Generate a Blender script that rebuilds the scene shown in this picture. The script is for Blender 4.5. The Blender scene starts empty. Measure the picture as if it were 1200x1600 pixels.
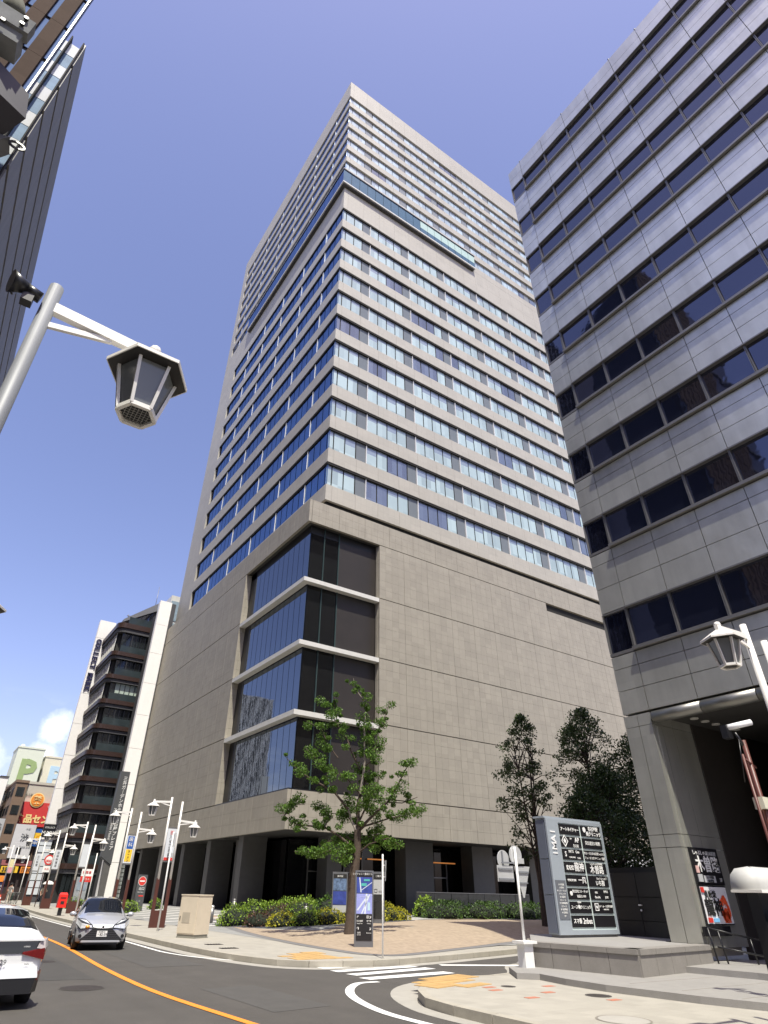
import bpy, bmesh, math, random
from mathutils import Vector, Matrix
random.seed(7)
S = bpy.context.scene
COL = S.collection
RAD = math.radians

# ------------------------------------------------------------------ camera, world, sun, exposure
cd = bpy.data.cameras.new('camera'); cam = bpy.data.objects.new('camera', cd); COL.objects.link(cam)
Rv = Vector((0.8329291180512266, -0.5530396980257601, 0.01939527545516803))
Uv = Vector((-0.3138847339810637, -0.4432936962774324, 0.8396231729855532))
Fv = Vector((0.45574714269652056, 0.7054344698469642, 0.5428229459738136))
cam.matrix_world = Matrix(((Rv.x, Uv.x, -Fv.x, 0), (Rv.y, Uv.y, -Fv.y, 0), (Rv.z, Uv.z, -Fv.z, 1.8), (0, 0, 0, 1)))
cd.sensor_fit = 'VERTICAL'; cd.sensor_height = 36; cd.lens = 931.954 / 1600 * 36
cd.shift_x = 35.67 / 1600; cd.shift_y = -7.524 / 1600
cd.clip_end = 5000; cd.clip_start = 0.1
S.camera = cam
SUN = Vector((-0.76, -1.95, 4.35)).normalized()
sd = bpy.data.lights.new('sun', 'SUN'); so = bpy.data.objects.new('sun', sd); COL.objects.link(so)
sd.energy = 4.6; sd.angle = RAD(0.5); sd.color = (1.0, 0.965, 0.83)
so.rotation_euler = SUN.to_track_quat('Z', 'Y').to_euler(); so.location = (-20, -36, 92)
W = bpy.data.worlds.new('World'); S.world = W; W.use_nodes = True
nt = W.node_tree; N = nt.nodes; L = nt.links
bg = N['Background']; bg.inputs[1].default_value = 0.142
sky = N.new('ShaderNodeTexSky'); sky.sky_type = 'NISHITA'; sky.sun_disc = False
sky.sun_elevation = math.asin(SUN.z); sky.sun_rotation = math.atan2(SUN.x, SUN.y)
sky.air_density = 1.0; sky.dust_density = 1.6; sky.ozone_density = 2.2; sky.altitude = 50
tint = N.new('ShaderNodeMix'); tint.data_type = 'RGBA'; tint.blend_type = 'MULTIPLY'; tint.inputs[0].default_value = 1
tint.inputs[7].default_value = (1.24, 1.04, 1.17, 1)
L.new(sky.outputs[0], tint.inputs[6])
# small cumulus near the horizon
tc = N.new('ShaderNodeTexCoord'); sp = N.new('ShaderNodeSeparateXYZ'); L.new(tc.outputs['Generated'], sp.inputs[0])
nz = N.new('ShaderNodeTexNoise'); nz.inputs['Scale'].default_value = 7.0; nz.inputs['Detail'].default_value = 9; nz.inputs['Roughness'].default_value = .62
mp = N.new('ShaderNodeMapping'); mp.inputs['Scale'].default_value = (1, 1, 2.2); mp.inputs['Location'].default_value = (0.35, 0.1, 0.0)
L.new(tc.outputs['Generated'], mp.inputs[0]); L.new(mp.outputs[0], nz.inputs[0])
cr = N.new('ShaderNodeValToRGB'); cr.color_ramp.elements[0].position = .50; cr.color_ramp.elements[1].position = .62
L.new(nz.outputs[0], cr.inputs[0])
hr = N.new('ShaderNodeValToRGB'); e = hr.color_ramp.elements
e[0].position = 0.0; e[0].color = (1, 1, 1, 1); e[1].position = .235; e[1].color = (0, 0, 0, 1)
e.new(.17).color = (.85, .85, .85, 1); L.new(sp.outputs[2], hr.inputs[0])
hm = N.new('ShaderNodeMath'); hm.operation = 'MULTIPLY'; hm.inputs[1].default_value = .55; L.new(hr.outputs[0], hm.inputs[0])
blob = None
for (d0, r0) in (((.126, .974, .186), .042), ((.04, .987, .14), .05), ((.115, .98, .15), .035), ((-.35, .9, .17), .10), ((-.75, .62, .2), .12), ((.6, -.75, .18), .12)):
    ds0 = N.new('ShaderNodeVectorMath'); ds0.operation = 'DISTANCE'; L.new(tc.outputs['Generated'], ds0.inputs[0]); ds0.inputs[1].default_value = d0
    mr = N.new('ShaderNodeMapRange'); mr.inputs[1].default_value = r0 * .15; mr.inputs[2].default_value = r0; mr.inputs[3].default_value = 1.4; mr.inputs[4].default_value = 0; L.new(ds0.outputs['Value'], mr.inputs[0])
    if blob is None: blob = mr.outputs[0]
    else:
        mx = N.new('ShaderNodeMath'); mx.operation = 'MAXIMUM'; L.new(blob, mx.inputs[0]); L.new(mr.outputs[0], mx.inputs[1]); blob = mx.outputs[0]
n2 = N.new('ShaderNodeTexNoise'); n2.inputs['Scale'].default_value = 38; n2.inputs['Detail'].default_value = 8; n2.inputs['Roughness'].default_value = .6; L.new(tc.outputs['Generated'], n2.inputs[0])
bm2 = N.new('ShaderNodeMath'); bm2.operation = 'MULTIPLY'; L.new(blob, bm2.inputs[0]); L.new(n2.outputs[0], bm2.inputs[1])
b3 = N.new('ShaderNodeMapRange'); b3.inputs[1].default_value = .26; b3.inputs[2].default_value = .62; L.new(bm2.outputs[0], b3.inputs[0])
mw = N.new('ShaderNodeMath'); mw.operation = 'MULTIPLY'; L.new(cr.outputs[0], mw.inputs[0]); L.new(hm.outputs[0], mw.inputs[1])
mul = N.new('ShaderNodeMath'); mul.operation = 'MAXIMUM'; L.new(b3.outputs[0], mul.inputs[0]); L.new(mw.outputs[0], mul.inputs[1])
cm = N.new('ShaderNodeMix'); cm.data_type = 'RGBA'; cm.inputs[7].default_value = (6.4, 6.7, 7.6, 1)
L.new(mul.outputs[0], cm.inputs[0]); L.new(tint.outputs[2], cm.inputs[6]); L.new(cm.outputs[2], bg.inputs[0])
S.view_settings.view_transform = 'Standard'; S.view_settings.look = 'None'
S.view_settings.exposure = 0.5; S.view_settings.gamma = 1; S.view_settings.use_curve_mapping = False
S.render.engine = 'CYCLES'; S.cycles.max_bounces = 6; S.cycles.glossy_bounces = 3; S.cycles.transparent_max_bounces = 8
S.cycles.use_denoising = True; S.cycles.sample_clamp_indirect = 8

# ------------------------------------------------------------------ materials
MATS = {}
def M(name, col, rough=.6, metal=0.0, var=.12, scale=3.0, spec=.5, ior=1.5, bump=0.0, bscale=30, cell=None, cvar=.06, coat=0, emis=0, streak=0, fine=0, stint=None, tex=None, dirt=0, sv=(2.5, 2.5, .12)):
    """principled material: noise mottling, optional per-cell tone, speckle, vertical streaks, bump"""
    if name in MATS: return MATS[name]
    m = bpy.data.materials.new(name); m.use_nodes = True; n = m.node_tree.nodes; l = m.node_tree.links
    b = n['Principled BSDF']; b.inputs['Roughness'].default_value = rough; b.inputs['Metallic'].default_value = metal
    b.inputs['IOR'].default_value = ior; b.inputs['Specular IOR Level'].default_value = spec; b.inputs['Coat Weight'].default_value = coat
    if stint: b.inputs['Specular Tint'].default_value = (*stint, 1)
    g = n.new('ShaderNodeNewGeometry')
    fac = None
    def mad(src, a, c):
        q = n.new('ShaderNodeMath'); q.operation = 'MULTIPLY_ADD'; l.new(src, q.inputs[0]); q.inputs[1].default_value = a; q.inputs[2].default_value = c; return q.outputs[0]
    def prod(a, c):
        if a is None: return c
        q = n.new('ShaderNodeMath'); q.operation = 'MULTIPLY'; l.new(a, q.inputs[0]); l.new(c, q.inputs[1]); return q.outputs[0]
    if var:
        t = n.new('ShaderNodeTexNoise'); t.inputs['Scale'].default_value = scale; t.inputs['Detail'].default_value = 6; t.inputs['Roughness'].default_value = .6
        l.new(g.outputs['Position'], t.inputs[0]); fac = prod(fac, mad(t.outputs[0], 2 * var * 1.6, 1 - var * 1.6))
    if fine:
        t = n.new('ShaderNodeTexNoise'); t.inputs['Scale'].default_value = 90; t.inputs['Detail'].default_value = 2
        l.new(g.outputs['Position'], t.inputs[0]); fac = prod(fac, mad(t.outputs[0], 2 * fine, 1 - fine))
    if dirt:
        t = n.new('ShaderNodeTexNoise'); t.inputs['Scale'].default_value = .35; t.inputs['Detail'].default_value = 8; t.inputs['Roughness'].default_value = .7
        l.new(g.outputs['Position'], t.inputs[0]); fac = prod(fac, mad(t.outputs[0], 2 * dirt, 1 - dirt))
    if streak:
        mm = n.new('ShaderNodeMapping'); mm.inputs['Scale'].default_value = sv; l.new(g.outputs['Position'], mm.inputs[0])
        t = n.new('ShaderNodeTexNoise'); t.inputs['Scale'].default_value = 1.0; t.inputs['Detail'].default_value = 5; l.new(mm.outputs[0], t.inputs[0])
        fac = prod(fac, mad(t.outputs[0], 2 * streak, 1 - streak))
    if cell:
        v = n.new('ShaderNodeVectorMath'); v.operation = 'DIVIDE'; l.new(g.outputs['Position'], v.inputs[0]); v.inputs[1].default_value = cell
        v2 = n.new('ShaderNodeVectorMath'); v2.operation = 'FLOOR'; l.new(v.outputs[0], v2.inputs[0])
        t = n.new('ShaderNodeTexWhiteNoise'); l.new(v2.outputs[0], t.inputs[0]); fac = prod(fac, mad(t.outputs[0], 2 * cvar, 1 - cvar))
    if tex:   # thin joints on a grid too fine to build: (cell width, cell height, depth)
        for ax, p in ((0, tex[0]), (1, tex[0]), (2, tex[1])):
            s = n.new('ShaderNodeSeparateXYZ'); l.new(g.outputs['Position'], s.inputs[0])
            q = n.new('ShaderNodeMath'); q.operation = 'PINGPONG'; l.new(s.outputs[ax], q.inputs[0]); q.inputs[1].default_value = p / 2
            r = n.new('ShaderNodeMath'); r.operation = 'GREATER_THAN'; l.new(q.outputs[0], r.inputs[0]); r.inputs[1].default_value = .012
            fac = prod(fac, mad(r.outputs[0], tex[2], 1 - tex[2]))
    if fac is None: b.inputs['Base Color'].default_value = (*col, 1)
    else:
        x = n.new('ShaderNodeVectorMath'); x.operation = 'SCALE'; x.inputs[0].default_value = col; l.new(fac, x.inputs[3]); l.new(x.outputs[0], b.inputs['Base Color'])
    if bump:
        t = n.new('ShaderNodeTexNoise'); t.inputs['Scale'].default_value = bscale; t.inputs['Detail'].default_value = 4; l.new(g.outputs['Position'], t.inputs[0])
        q = n.new('ShaderNodeBump'); q.inputs['Strength'].default_value = bump; q.inputs['Distance'].default_value = .02 if bscale > 5 else .3
        l.new(t.outputs[0], q.inputs['Height']); l.new(q.outputs[0], b.inputs['Normal'])
    if emis: b.inputs['Emission Color'].default_value = (*col, 1); b.inputs['Emission Strength'].default_value = emis
    MATS[name] = m; return m
granite = M('granite', (.325, .297, .243), .55, var=.05, fine=.16, cell=(.67, .67, .858), cvar=.06, dirt=.10, streak=.05)
granite_t = M('granite_upper', (.42, .395, .34), .55, var=.05, fine=.15, cell=(1.3, 1.3, 1.4), cvar=.04, dirt=.06, tex=(.65, .83, .12))
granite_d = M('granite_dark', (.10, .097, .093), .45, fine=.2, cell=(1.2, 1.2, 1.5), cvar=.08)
joint = M('joint_shadow', (.012, .011, .010), .9, var=0)
joint_g = M('joint_grey', (.22, .20, .17), .9, var=0)
blackm = M('black_metal', (.012, .012, .014), .35, var=.05)
glassR = M('glass_with_blind', (.40, .50, .485), .06, ior=2.05, spec=.6, var=.05, scale=.3, bump=.12, bscale=.45, cell=(1.27, 99, 4.2), cvar=.18)
glassR2 = M('glass_upper_strip', (.24, .29, .34), .06, ior=2.2, spec=.6, var=.0, bump=.12, bscale=.45)
glassH = M('glass_hotel_blind', (.42, .52, .55), .08, ior=2.2, spec=.6, var=.05, scale=.3, bump=.12, bscale=.45, cell=(1.27, 99, 3.3), cvar=.25)
glassD = M('glass_clear_dark', (.09, .11, .14), .05, ior=2.5, spec=.6, var=.1, bump=.12, bscale=.45, cell=(1.27, 99, 4.2), cvar=.4)
panelH = M('pale_spandrel_glass', (.24, .26, .275), .3, ior=1.5, spec=.3, var=.03)
panelD = M('grey_spandrel_glass', (.17, .19, .205), .3, ior=1.45, spec=.25, var=.03)
glassL = M('glass_blue', (.010, .03, .085), .04, ior=2.9, spec=.7, var=.0, bump=.16, bscale=.5, stint=(.42, .62, 1.0), cell=(99, 1.27, 4.2), cvar=.5)
glassP = M('glass_podium', (.008, .012, .020), .02, ior=2.4, spec=.6, var=0, bump=.02, bscale=.3, stint=(.62, .74, .92))
glassK = M('glass_black', (.008, .008, .009), .04, ior=1.5, spec=.35, var=0)
brownp = M('brown_interior_panel', (.026, .021, .018), .5, var=.25, scale=.4)
fin = M('white_fin', (.8, .8, .8), .4, var=.03)
beamw = M('beam_white', (.62, .61, .57), .45, var=.05, streak=.08)
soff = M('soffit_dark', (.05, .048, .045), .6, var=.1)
louv = M('louver_green', (.10, .16, .155), .3, var=.1)
balg = M('balcony_glass', (.05, .11, .135), .05, ior=1.9, spec=.6, var=.2, scale=.7, bump=.08, bscale=.5, stint=(.6, .85, 1))
balb = M('balcony_blind', (.45, .60, .52), .3, ior=1.8, var=.04)
warm = M('warm_light_strip', (.8, .30, .08), .6, var=0, emis=.35)
steel = M('steel_panel', (.63, .625, .56), .33, metal=.72, var=.12, scale=.6, streak=.20, dirt=.22, cell=(99, 1.7, .9), cvar=.05, bump=.05, bscale=1.2)
steel_s = M('steel_frame', (.22, .215, .21), .4, metal=.6, var=.08)
tubem = M('steel_tube', (.26, .255, .23), .42, metal=.8, var=.08, streak=.1)
glassB = M('glass_right_building', (.008, .009, .017), .03, ior=2.1, spec=.6, var=0, bump=.04, bscale=.35, stint=(.7, .75, 1))
curtain = M('curtain', (.09, .085, .08), .9, var=.25, scale=2)
stone_p = M('plinth_stone', (.24, .225, .205), .7, fine=.3, var=.12, dirt=.12, streak=.1)
stone_l = M('landing_stone', (.27, .26, .245), .75, fine=.2, var=.1, dirt=.12)
white = M('white_paint', (.78, .78, .76), .4, var=.05)
lampw = M('lamp_white', (.78, .76, .72), .4, var=.06, streak=.06)
lampb = M('lamp_brown', (.085, .028, .020), .4, var=.1)
polegrey = M('pole_grey', (.20, .21, .23), .55, metal=.1, var=.08)
frost = M('lamp_glass', (.16, .17, .17), .15, var=.05, spec=.6)
inkb = M('ink_black', (.02, .02, .02), .6, var=0)
inkw = M('ink_white', (.82, .82, .80), .5, var=0)
inkr = M('ink_red', (.62, .04, .03), .5, var=0)
inkg = M('ink_grey', (.45, .46, .47), .5, var=0)
navy = M('ink_navy', (.02, .02, .08), .5, var=0)
yellow = M('ink_yellow', (.85, .55, .04), .5, var=.03)
orange = M('ink_orange', (.85, .28, .04), .5, var=.03)
blue = M('ink_blue', (.02, .10, .38), .5, var=.05)

# ------------------------------------------------------------------ mesh helpers
class MB:
    def __init__(s): s.v = []; s.f = []; s.mi = []; s.mats = []; s.sm = []
    def m(s, mat):
        if mat not in s.mats: s.mats.append(mat)
        return s.mats.index(mat)
    def face(s, pts, mat, smooth=False):
        i = len(s.v); s.v += [tuple(p) for p in pts]; s.f.append(tuple(range(i, i + len(pts)))); s.mi.append(s.m(mat)); s.sm.append(smooth)
    def box(s, x0, x1, y0, y1, z0, z1, mat):
        if x0 > x1: x0, x1 = x1, x0
        if y0 > y1: y0, y1 = y1, y0
        if z0 > z1: z0, z1 = z1, z0
        i = len(s.v); s.v += [(x, y, z) for z in (z0, z1) for y in (y0, y1) for x in (x0, x1)]
        for q in ((0, 2, 3, 1), (4, 5, 7, 6), (0, 1, 5, 4), (2, 6, 7, 3), (0, 4, 6, 2), (1, 3, 7, 5)):
            s.f.append(tuple(i + k for k in q)); s.mi.append(s.m(mat)); s.sm.append(False)
        return s
    def hexa(s, P, mat, sm=False):   # 8 points: 4 bottom ccw, 4 top ccw
        i = len(s.v); s.v += [tuple(p) for p in P]
        for q in ((3, 2, 1, 0), (4, 5, 6, 7), (0, 1, 5, 4), (1, 2, 6, 5), (2, 3, 7, 6), (3, 0, 4, 7)):
            s.f.append(tuple(i + k for k in q)); s.mi.append(s.m(mat)); s.sm.append(sm)
        return s
    def prism(s, poly, z0, z1, mat, mtop=None):
        a = sum(poly[i][0] * poly[(i + 1) % len(poly)][1] - poly[(i + 1) % len(poly)][0] * poly[i][1] for i in range(len(poly)))
        if a < 0: poly = poly[::-1]
        n = len(poly); i = len(s.v)
        s.v += [(p[0], p[1], z0) for p in poly] + [(p[0], p[1], z1) for p in poly]
        s.f.append(tuple(i + n + k for k in range(n))); s.mi.append(s.m(mtop or mat)); s.sm.append(False)
        s.f.append(tuple(i + n - 1 - k for k in range(n))); s.mi.append(s.m(mat)); s.sm.append(False)
        for k in range(n):
            k2 = (k + 1) % n; s.f.append((i + k, i + k2, i + n + k2, i + n + k)); s.mi.append(s.m(mat)); s.sm.append(False)
        return s
    def tube(s, a, b, r0, r1=None, n=8, mat=None, caps=True, smooth=True, rot=0):
        a = Vector(a); b = Vector(b); r1 = r0 if r1 is None else r1; d = (b - a).normalized()
        u = d.orthogonal().normalized() if abs(d.z) < .99 else Vector((1, 0, 0)); w = d.cross(u); i = len(s.v)
        for c, r in ((a, r0), (b, r1)):
            for k in range(n):
                t = 2 * math.pi * k / n + rot; s.v.append(tuple(c + u * (r * math.cos(t)) + w * (r * math.sin(t))))
        for k in range(n):
            k2 = (k + 1) % n; s.f.append((i + k, i + k2, i + n + k2, i + n + k)); s.mi.append(s.m(mat)); s.sm.append(smooth)
        if caps:
            s.f.append(tuple(i + n - 1 - k for k in range(n))); s.mi.append(s.m(mat)); s.sm.append(False)
            s.f.append(tuple(i + n + k for k in range(n))); s.mi.append(s.m(mat)); s.sm.append(False)
        return s
    def bar(s, a, b, w, h, mat, up=(0, 0, 1)):   # rectangular bar between two points
        a = Vector(a); b = Vector(b); d = (b - a).normalized(); up = Vector(up)
        if abs(d.dot(up)) > .98: up = Vector((1, 0, 0))
        x = d.cross(up).normalized() * (w / 2); y = x.cross(d).normalized() * (h / 2)
        return s.hexa([a - x - y, a + x - y, a + x + y, a - x + y, b - x - y, b + x - y, b + x + y, b - x + y][::1], mat)
    def ball(s, c, r, mat, n=10, sz=1, sx=1, sy=1):
        c = Vector(c); m = n // 2; i = len(s.v)
        for a in range(m + 1):
            p = math.pi * a / m
            for k in range(n):
                t = 2 * math.pi * k / n; s.v.append((c.x + r * sx * math.sin(p) * math.cos(t), c.y + r * sy * math.sin(p) * math.sin(t), c.z + r * sz * math.cos(p)))
        for a in range(m):
            for k in range(n):
                k2 = (k + 1) % n; s.f.append((i + a * n + k, i + (a + 1) * n + k, i + (a + 1) * n + k2, i + a * n + k2)); s.mi.append(s.m(mat)); s.sm.append(True)
        return s
    def loft(s, rows, mats, closed=False, smooth=True):
        i = len(s.v); n = len(rows[0])
        for r in rows: s.v += [tuple(p) for p in r]
        for a in range(len(rows) - 1):
            for k in range(n if closed else n - 1):
                k2 = (k + 1) % n; s.f.append((i + a * n + k, i + a * n + k2, i + (a + 1) * n + k2, i + (a + 1) * n + k))
                s.mi.append(s.m(mats(a, k) if callable(mats) else mats)); s.sm.append(smooth)
        return s
    def mesh(s, name, off=(0, 0, 0)):
        me = bpy.data.meshes.new(name); o = off
        me.from_pydata([(a - o[0], b - o[1], c - o[2]) for a, b, c in s.v], [], s.f)
        for q in s.mats: me.materials.append(q)
        me.polygons.foreach_set('material_index', s.mi); me.polygons.foreach_set('use_smooth', s.sm); me.update(); return me
    def build(s, name, parent=None, local=False, kind=None):
        off = (0, 0, 0)
        if parent is not None and not local:
            off = origin(parent)
        o = bpy.data.objects.new(name, s.mesh(name, off)); COL.objects.link(o)
        if parent is not None: o.parent = parent
        if kind: o['kind'] = kind
        return o
def origin(o):
    v = Vector((0, 0, 0))
    while o: v += o.location; o = o.parent
    return v
def thing(name, label, cat, loc=(0, 0, 0), rz=0, group=None):
    o = bpy.data.objects.new(name, None); COL.objects.link(o); o.location = loc; o.rotation_euler = (0, 0, rz); o.empty_display_size = .2
    o['label'] = label; o['category'] = cat
    if group: o['group'] = group
    return o
def tag(o, label, cat, group=None):
    o['label'] = label; o['category'] = cat
    if group: o['group'] = group
    return o
def struct(o): o['kind'] = 'structure'; return o
def base_origin(o):      # put a single-mesh thing's origin at its base
    me = o.data; xs = [v.co for v in me.vertices]
    c = Vector((sum(v.x for v in xs) / len(xs), sum(v.y for v in xs) / len(xs), min(v.z for v in xs)))
    me.transform(Matrix.Translation(-c)); o.location = c; return o
CAMP = Vector((0, 0, 1.8)); CACHE = {}
class Pieces:
    """alike pieces: the 300 nearest become objects that share meshes, the rest one joined part"""
    def __init__(s, name, rest): s.name = name; s.rest = rest; s.L = []
    def box(s, x0, x1, y0, y1, z0, z1, mat, split=None, near=0):
        s.L.append((min(x0, x1), max(x0, x1), min(y0, y1), max(y0, y1), z0, z1, mat, split, near))
    def flush(s, parent, limit=300):
        o0 = origin(parent)
        def size(b):
            c = Vector(((b[0] + b[1]) / 2, (b[2] + b[3]) / 2, (b[4] + b[5]) / 2)) - CAMP; return c.length + b[8]
        s.L.sort(key=size)
        def add(mb, b, off=(0, 0, 0)):
            x0, x1, y0, y1, z0, z1, mat, split, _ = b
            if split:
                zc = z1 - (z1 - z0) * split[0]
                mb.box(x0 - off[0], x1 - off[0], y0 - off[1], y1 - off[1], z0 - off[2], zc - off[2], mat)
                mb.box(x0 - off[0], x1 - off[0], y0 - off[1], y1 - off[1], zc - off[2], z1 - off[2], split[1])
            else: mb.box(x0 - off[0], x1 - off[0], y0 - off[1], y1 - off[1], z0 - off[2], z1 - off[2], mat)
        for b in s.L[:limit]:
            c = ((b[0] + b[1]) / 2, (b[2] + b[3]) / 2, b[4])
            key = (round(b[1] - b[0], 3), round(b[3] - b[2], 3), round(b[5] - b[4], 3), b[6].name, b[7][0] if b[7] else 0)
            me = CACHE.get(key)
            if me is None:
                mb = MB(); add(mb, b, c); me = mb.mesh(s.name); CACHE[key] = me
            o = bpy.data.objects.new(s.name, me); COL.objects.link(o); o.parent = parent; o.location = Vector(c) - o0
        if len(s.L) > limit:
            mb = MB()
            for b in s.L[limit:]: add(mb, b)
            mb.build(s.rest, parent, kind='stuff')
def lettering(txt, size, mat, parent, loc, facing='-y', name='lettering', vertical=False, depth=.012, bold=0.0, sx=1, spacing=1.0, center=True, local=False, ital=0):
    """flat print or thin letters; facing -y / -x / +x, loc = centre in world coordinates"""
    cu = bpy.data.curves.new(name, 'FONT'); cu.body = '\n'.join(txt) if vertical else txt
    cu.size = size; cu.align_x = 'CENTER' if center else 'LEFT'; cu.align_y = 'CENTER' if center else 'BOTTOM'; cu.resolution_u = 2; cu.extrude = depth / 2; cu.offset = bold
    cu.space_line = spacing if vertical else 1; cu.space_character = 1 if vertical else spacing; cu.shear = ital
    ob = bpy.data.objects.new(name, cu); COL.objects.link(ob)
    dg = bpy.context.evaluated_depsgraph_get(); dg.update()
    me = bpy.data.meshes.new_from_object(ob.evaluated_get(dg)); COL.objects.unlink(ob); bpy.data.objects.remove(ob); bpy.data.curves.remove(cu)
    me.materials.clear(); me.materials.append(mat)
    me.transform(Matrix.Diagonal((sx, 1, 1, 1)))
    r = {'-y': Matrix.Rotation(RAD(90), 4, 'X'), '-x': Matrix.Rotation(RAD(-90), 4, 'Z') @ Matrix.Rotation(RAD(90), 4, 'X'), '+x': Matrix.Rotation(RAD(90), 4, 'Z') @ Matrix.Rotation(RAD(90), 4, 'X'), '+y': Matrix.Rotation(RAD(180), 4, 'Z') @ Matrix.Rotation(RAD(90), 4, 'X'), 'up': Matrix.Identity(4)}[facing]
    me.transform(r)
    o = bpy.data.objects.new(name, me); COL.objects.link(o)
    if parent is not None: o.parent = parent
    o.location = Vector(loc) - (origin(parent) if (parent is not None and not local) else Vector((0, 0, 0)))
    return o
def sstep(v, a, b): t = max(0, min(1, (v - a) / (b - a))); return t * t * (3 - 2 * t)
def gz(x, y): return .15 + .38 * sstep(x, 13.5, 20.5) * sstep(y, 20.5, 27)

# ------------------------------------------------------------------ ground, kerbs, pavements, markings
asphalt = M('asphalt', (.074, .068, .061), .85, var=.13, scale=1.2, fine=.5, dirt=.20, streak=.16, sv=(1.7, .05, 1), bump=.5, bscale=60)
pave = M('pavement_pale', (.345, .325, .28), .8, var=.08, fine=.15, dirt=.10, cell=(.3, .3, 1), cvar=.06, scale=1.5)
pavg = M('plaza_grey', (.26, .26, .25), .75, var=.08, fine=.12, cell=(.6, .6, 9), cvar=.06)
brick = M('plaza_brick', (.33, .26, .19), .8, var=.10, fine=.15, cell=(.1, .2, 9), cvar=.12, dirt=.08)
band = M('paving_border_grey', (.17, .165, .165), .8, var=.1, fine=.15)
kerbm = M('kerb_stone', (.36, .335, .28), .8, var=.12, fine=.2, streak=.1, dirt=.15)
gutter = M('gutter_concrete', (.33, .315, .28), .85, var=.12, fine=.15, dirt=.15)
tactile = M('ochre_paver', (.47, .30, .12), .75, var=.10, fine=.1, cell=(.3, .3, 9), cvar=.08)
paint_w = M('road_paint_white', (.72, .72, .70), .7, var=.10, scale=6, fine=.12, dirt=.10)
paint_o = M('road_paint_orange', (.75, .26, .03), .7, var=.10, scale=6, fine=.12)
g = MB(); g.face([(-900, -900, 0), (900, -900, 0), (900, 900, 0), (-900, 900, 0)], asphalt); struct(g.build('road'))
def smooth_pts(P, n=4):
    """smooth curve through points, tangents limited so that it never doubles back"""
    V = [Vector(p) for p in P]; T = []
    for i in range(len(V)):
        a = V[max(0, i - 1)]; c = V[min(len(V) - 1, i + 1)]; d = (c - a)
        l = min((V[i] - a).length or 1e9, (c - V[i]).length or 1e9); T.append(d.normalized() * l if d.length else Vector((0, 0)))
    out = []
    for i in range(len(V) - 1):
        for k in range(n):
            t = k / n; h = (2 * t ** 3 - 3 * t * t + 1, t ** 3 - 2 * t * t + t, -2 * t ** 3 + 3 * t * t, t ** 3 - t * t)
            out.append(tuple(V[i] * h[0] + T[i] * h[1] + V[i + 1] * h[2] + T[i + 1] * h[3]))
    out.append(tuple(V[-1])); return out
def offset(P, d):
    out = []
    for i, p in enumerate(P):
        a = P[max(0, i - 1)]; b = P[min(len(P) - 1, i + 1)]; dx, dy = b[0] - a[0], b[1] - a[1]; l = math.hypot(dx, dy) or 1
        out.append((p[0] - dy / l * d, p[1] + dx / l * d))
    return out
def ribbon(mb, P, w, z, mat):
    A = offset(P, w / 2); B = offset(P, -w / 2)
    for i in range(len(P) - 1): mb.face([(*B[i], z), (*B[i + 1], z), (*A[i + 1], z), (*A[i], z)], mat)
KA = smooth_pts([(12.5, 300), (11.6, 130), (10.5, 82), (9.3, 52), (9.15, 38), (9.1, 33), (9.05, 27), (9.07, 23.9), (9.2, 21.8), (9.45, 20.3), (9.95, 18.9), (10.9, 18.2), (12.85, 17.95), (13.9, 18.2), (15.7, 18.6), (18.3, 19.3), (21.2, 20.1), (26, 20.6), (60, 21), (160, 21)], 4)
def fan(P, c, mat, name):
    m = MB()
    for a, b in zip(P[:-1], P[1:]): m.face([(*a, .15), (*b, .15), (*c, .15)], mat)
    o = m.build(name)
    bm = bmesh.new(); bm.from_mesh(o.data); bmesh.ops.remove_doubles(bm, verts=bm.verts, dist=1e-4); bmesh.ops.recalc_face_normals(bm, faces=bm.faces)
    if sum(f.normal.z for f in bm.faces) < 0: bmesh.ops.reverse_faces(bm, faces=bm.faces)
    bm.to_mesh(o.data); bm.free(); return struct(o)
fan(offset(KA, .13) + [(160, 300), (12.6, 300)], (60, 80), pave, 'pavement')
KB = smooth_pts([(160, 17.1), (40, 17.1), (24, 17.1), (20, 17.0), (17.4, 16.75), (15.6, 15.1), (14.6, 14.3), (13.2, 13.85), (11.9, 13.95), (10.8, 13.5), (9.9, 12.66), (9.2, 11.7), (8.98, 10.6), (8.95, 9.3), (8.95, 6), (8.95, 0), (8.95, -20), (8.95, -60)], 4)
fan(offset(KB, .13) + [(160, -60), (160, 14)], (60, -25), pave, 'pavement')
KC = [(.75, -60), (.75, 300)]
mb = MB(); mb.prism([(.6, -60), (.6, 300), (-200, 300), (-200, -60)], 0, .15, pave); struct(mb.build('pavement'))
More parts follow.
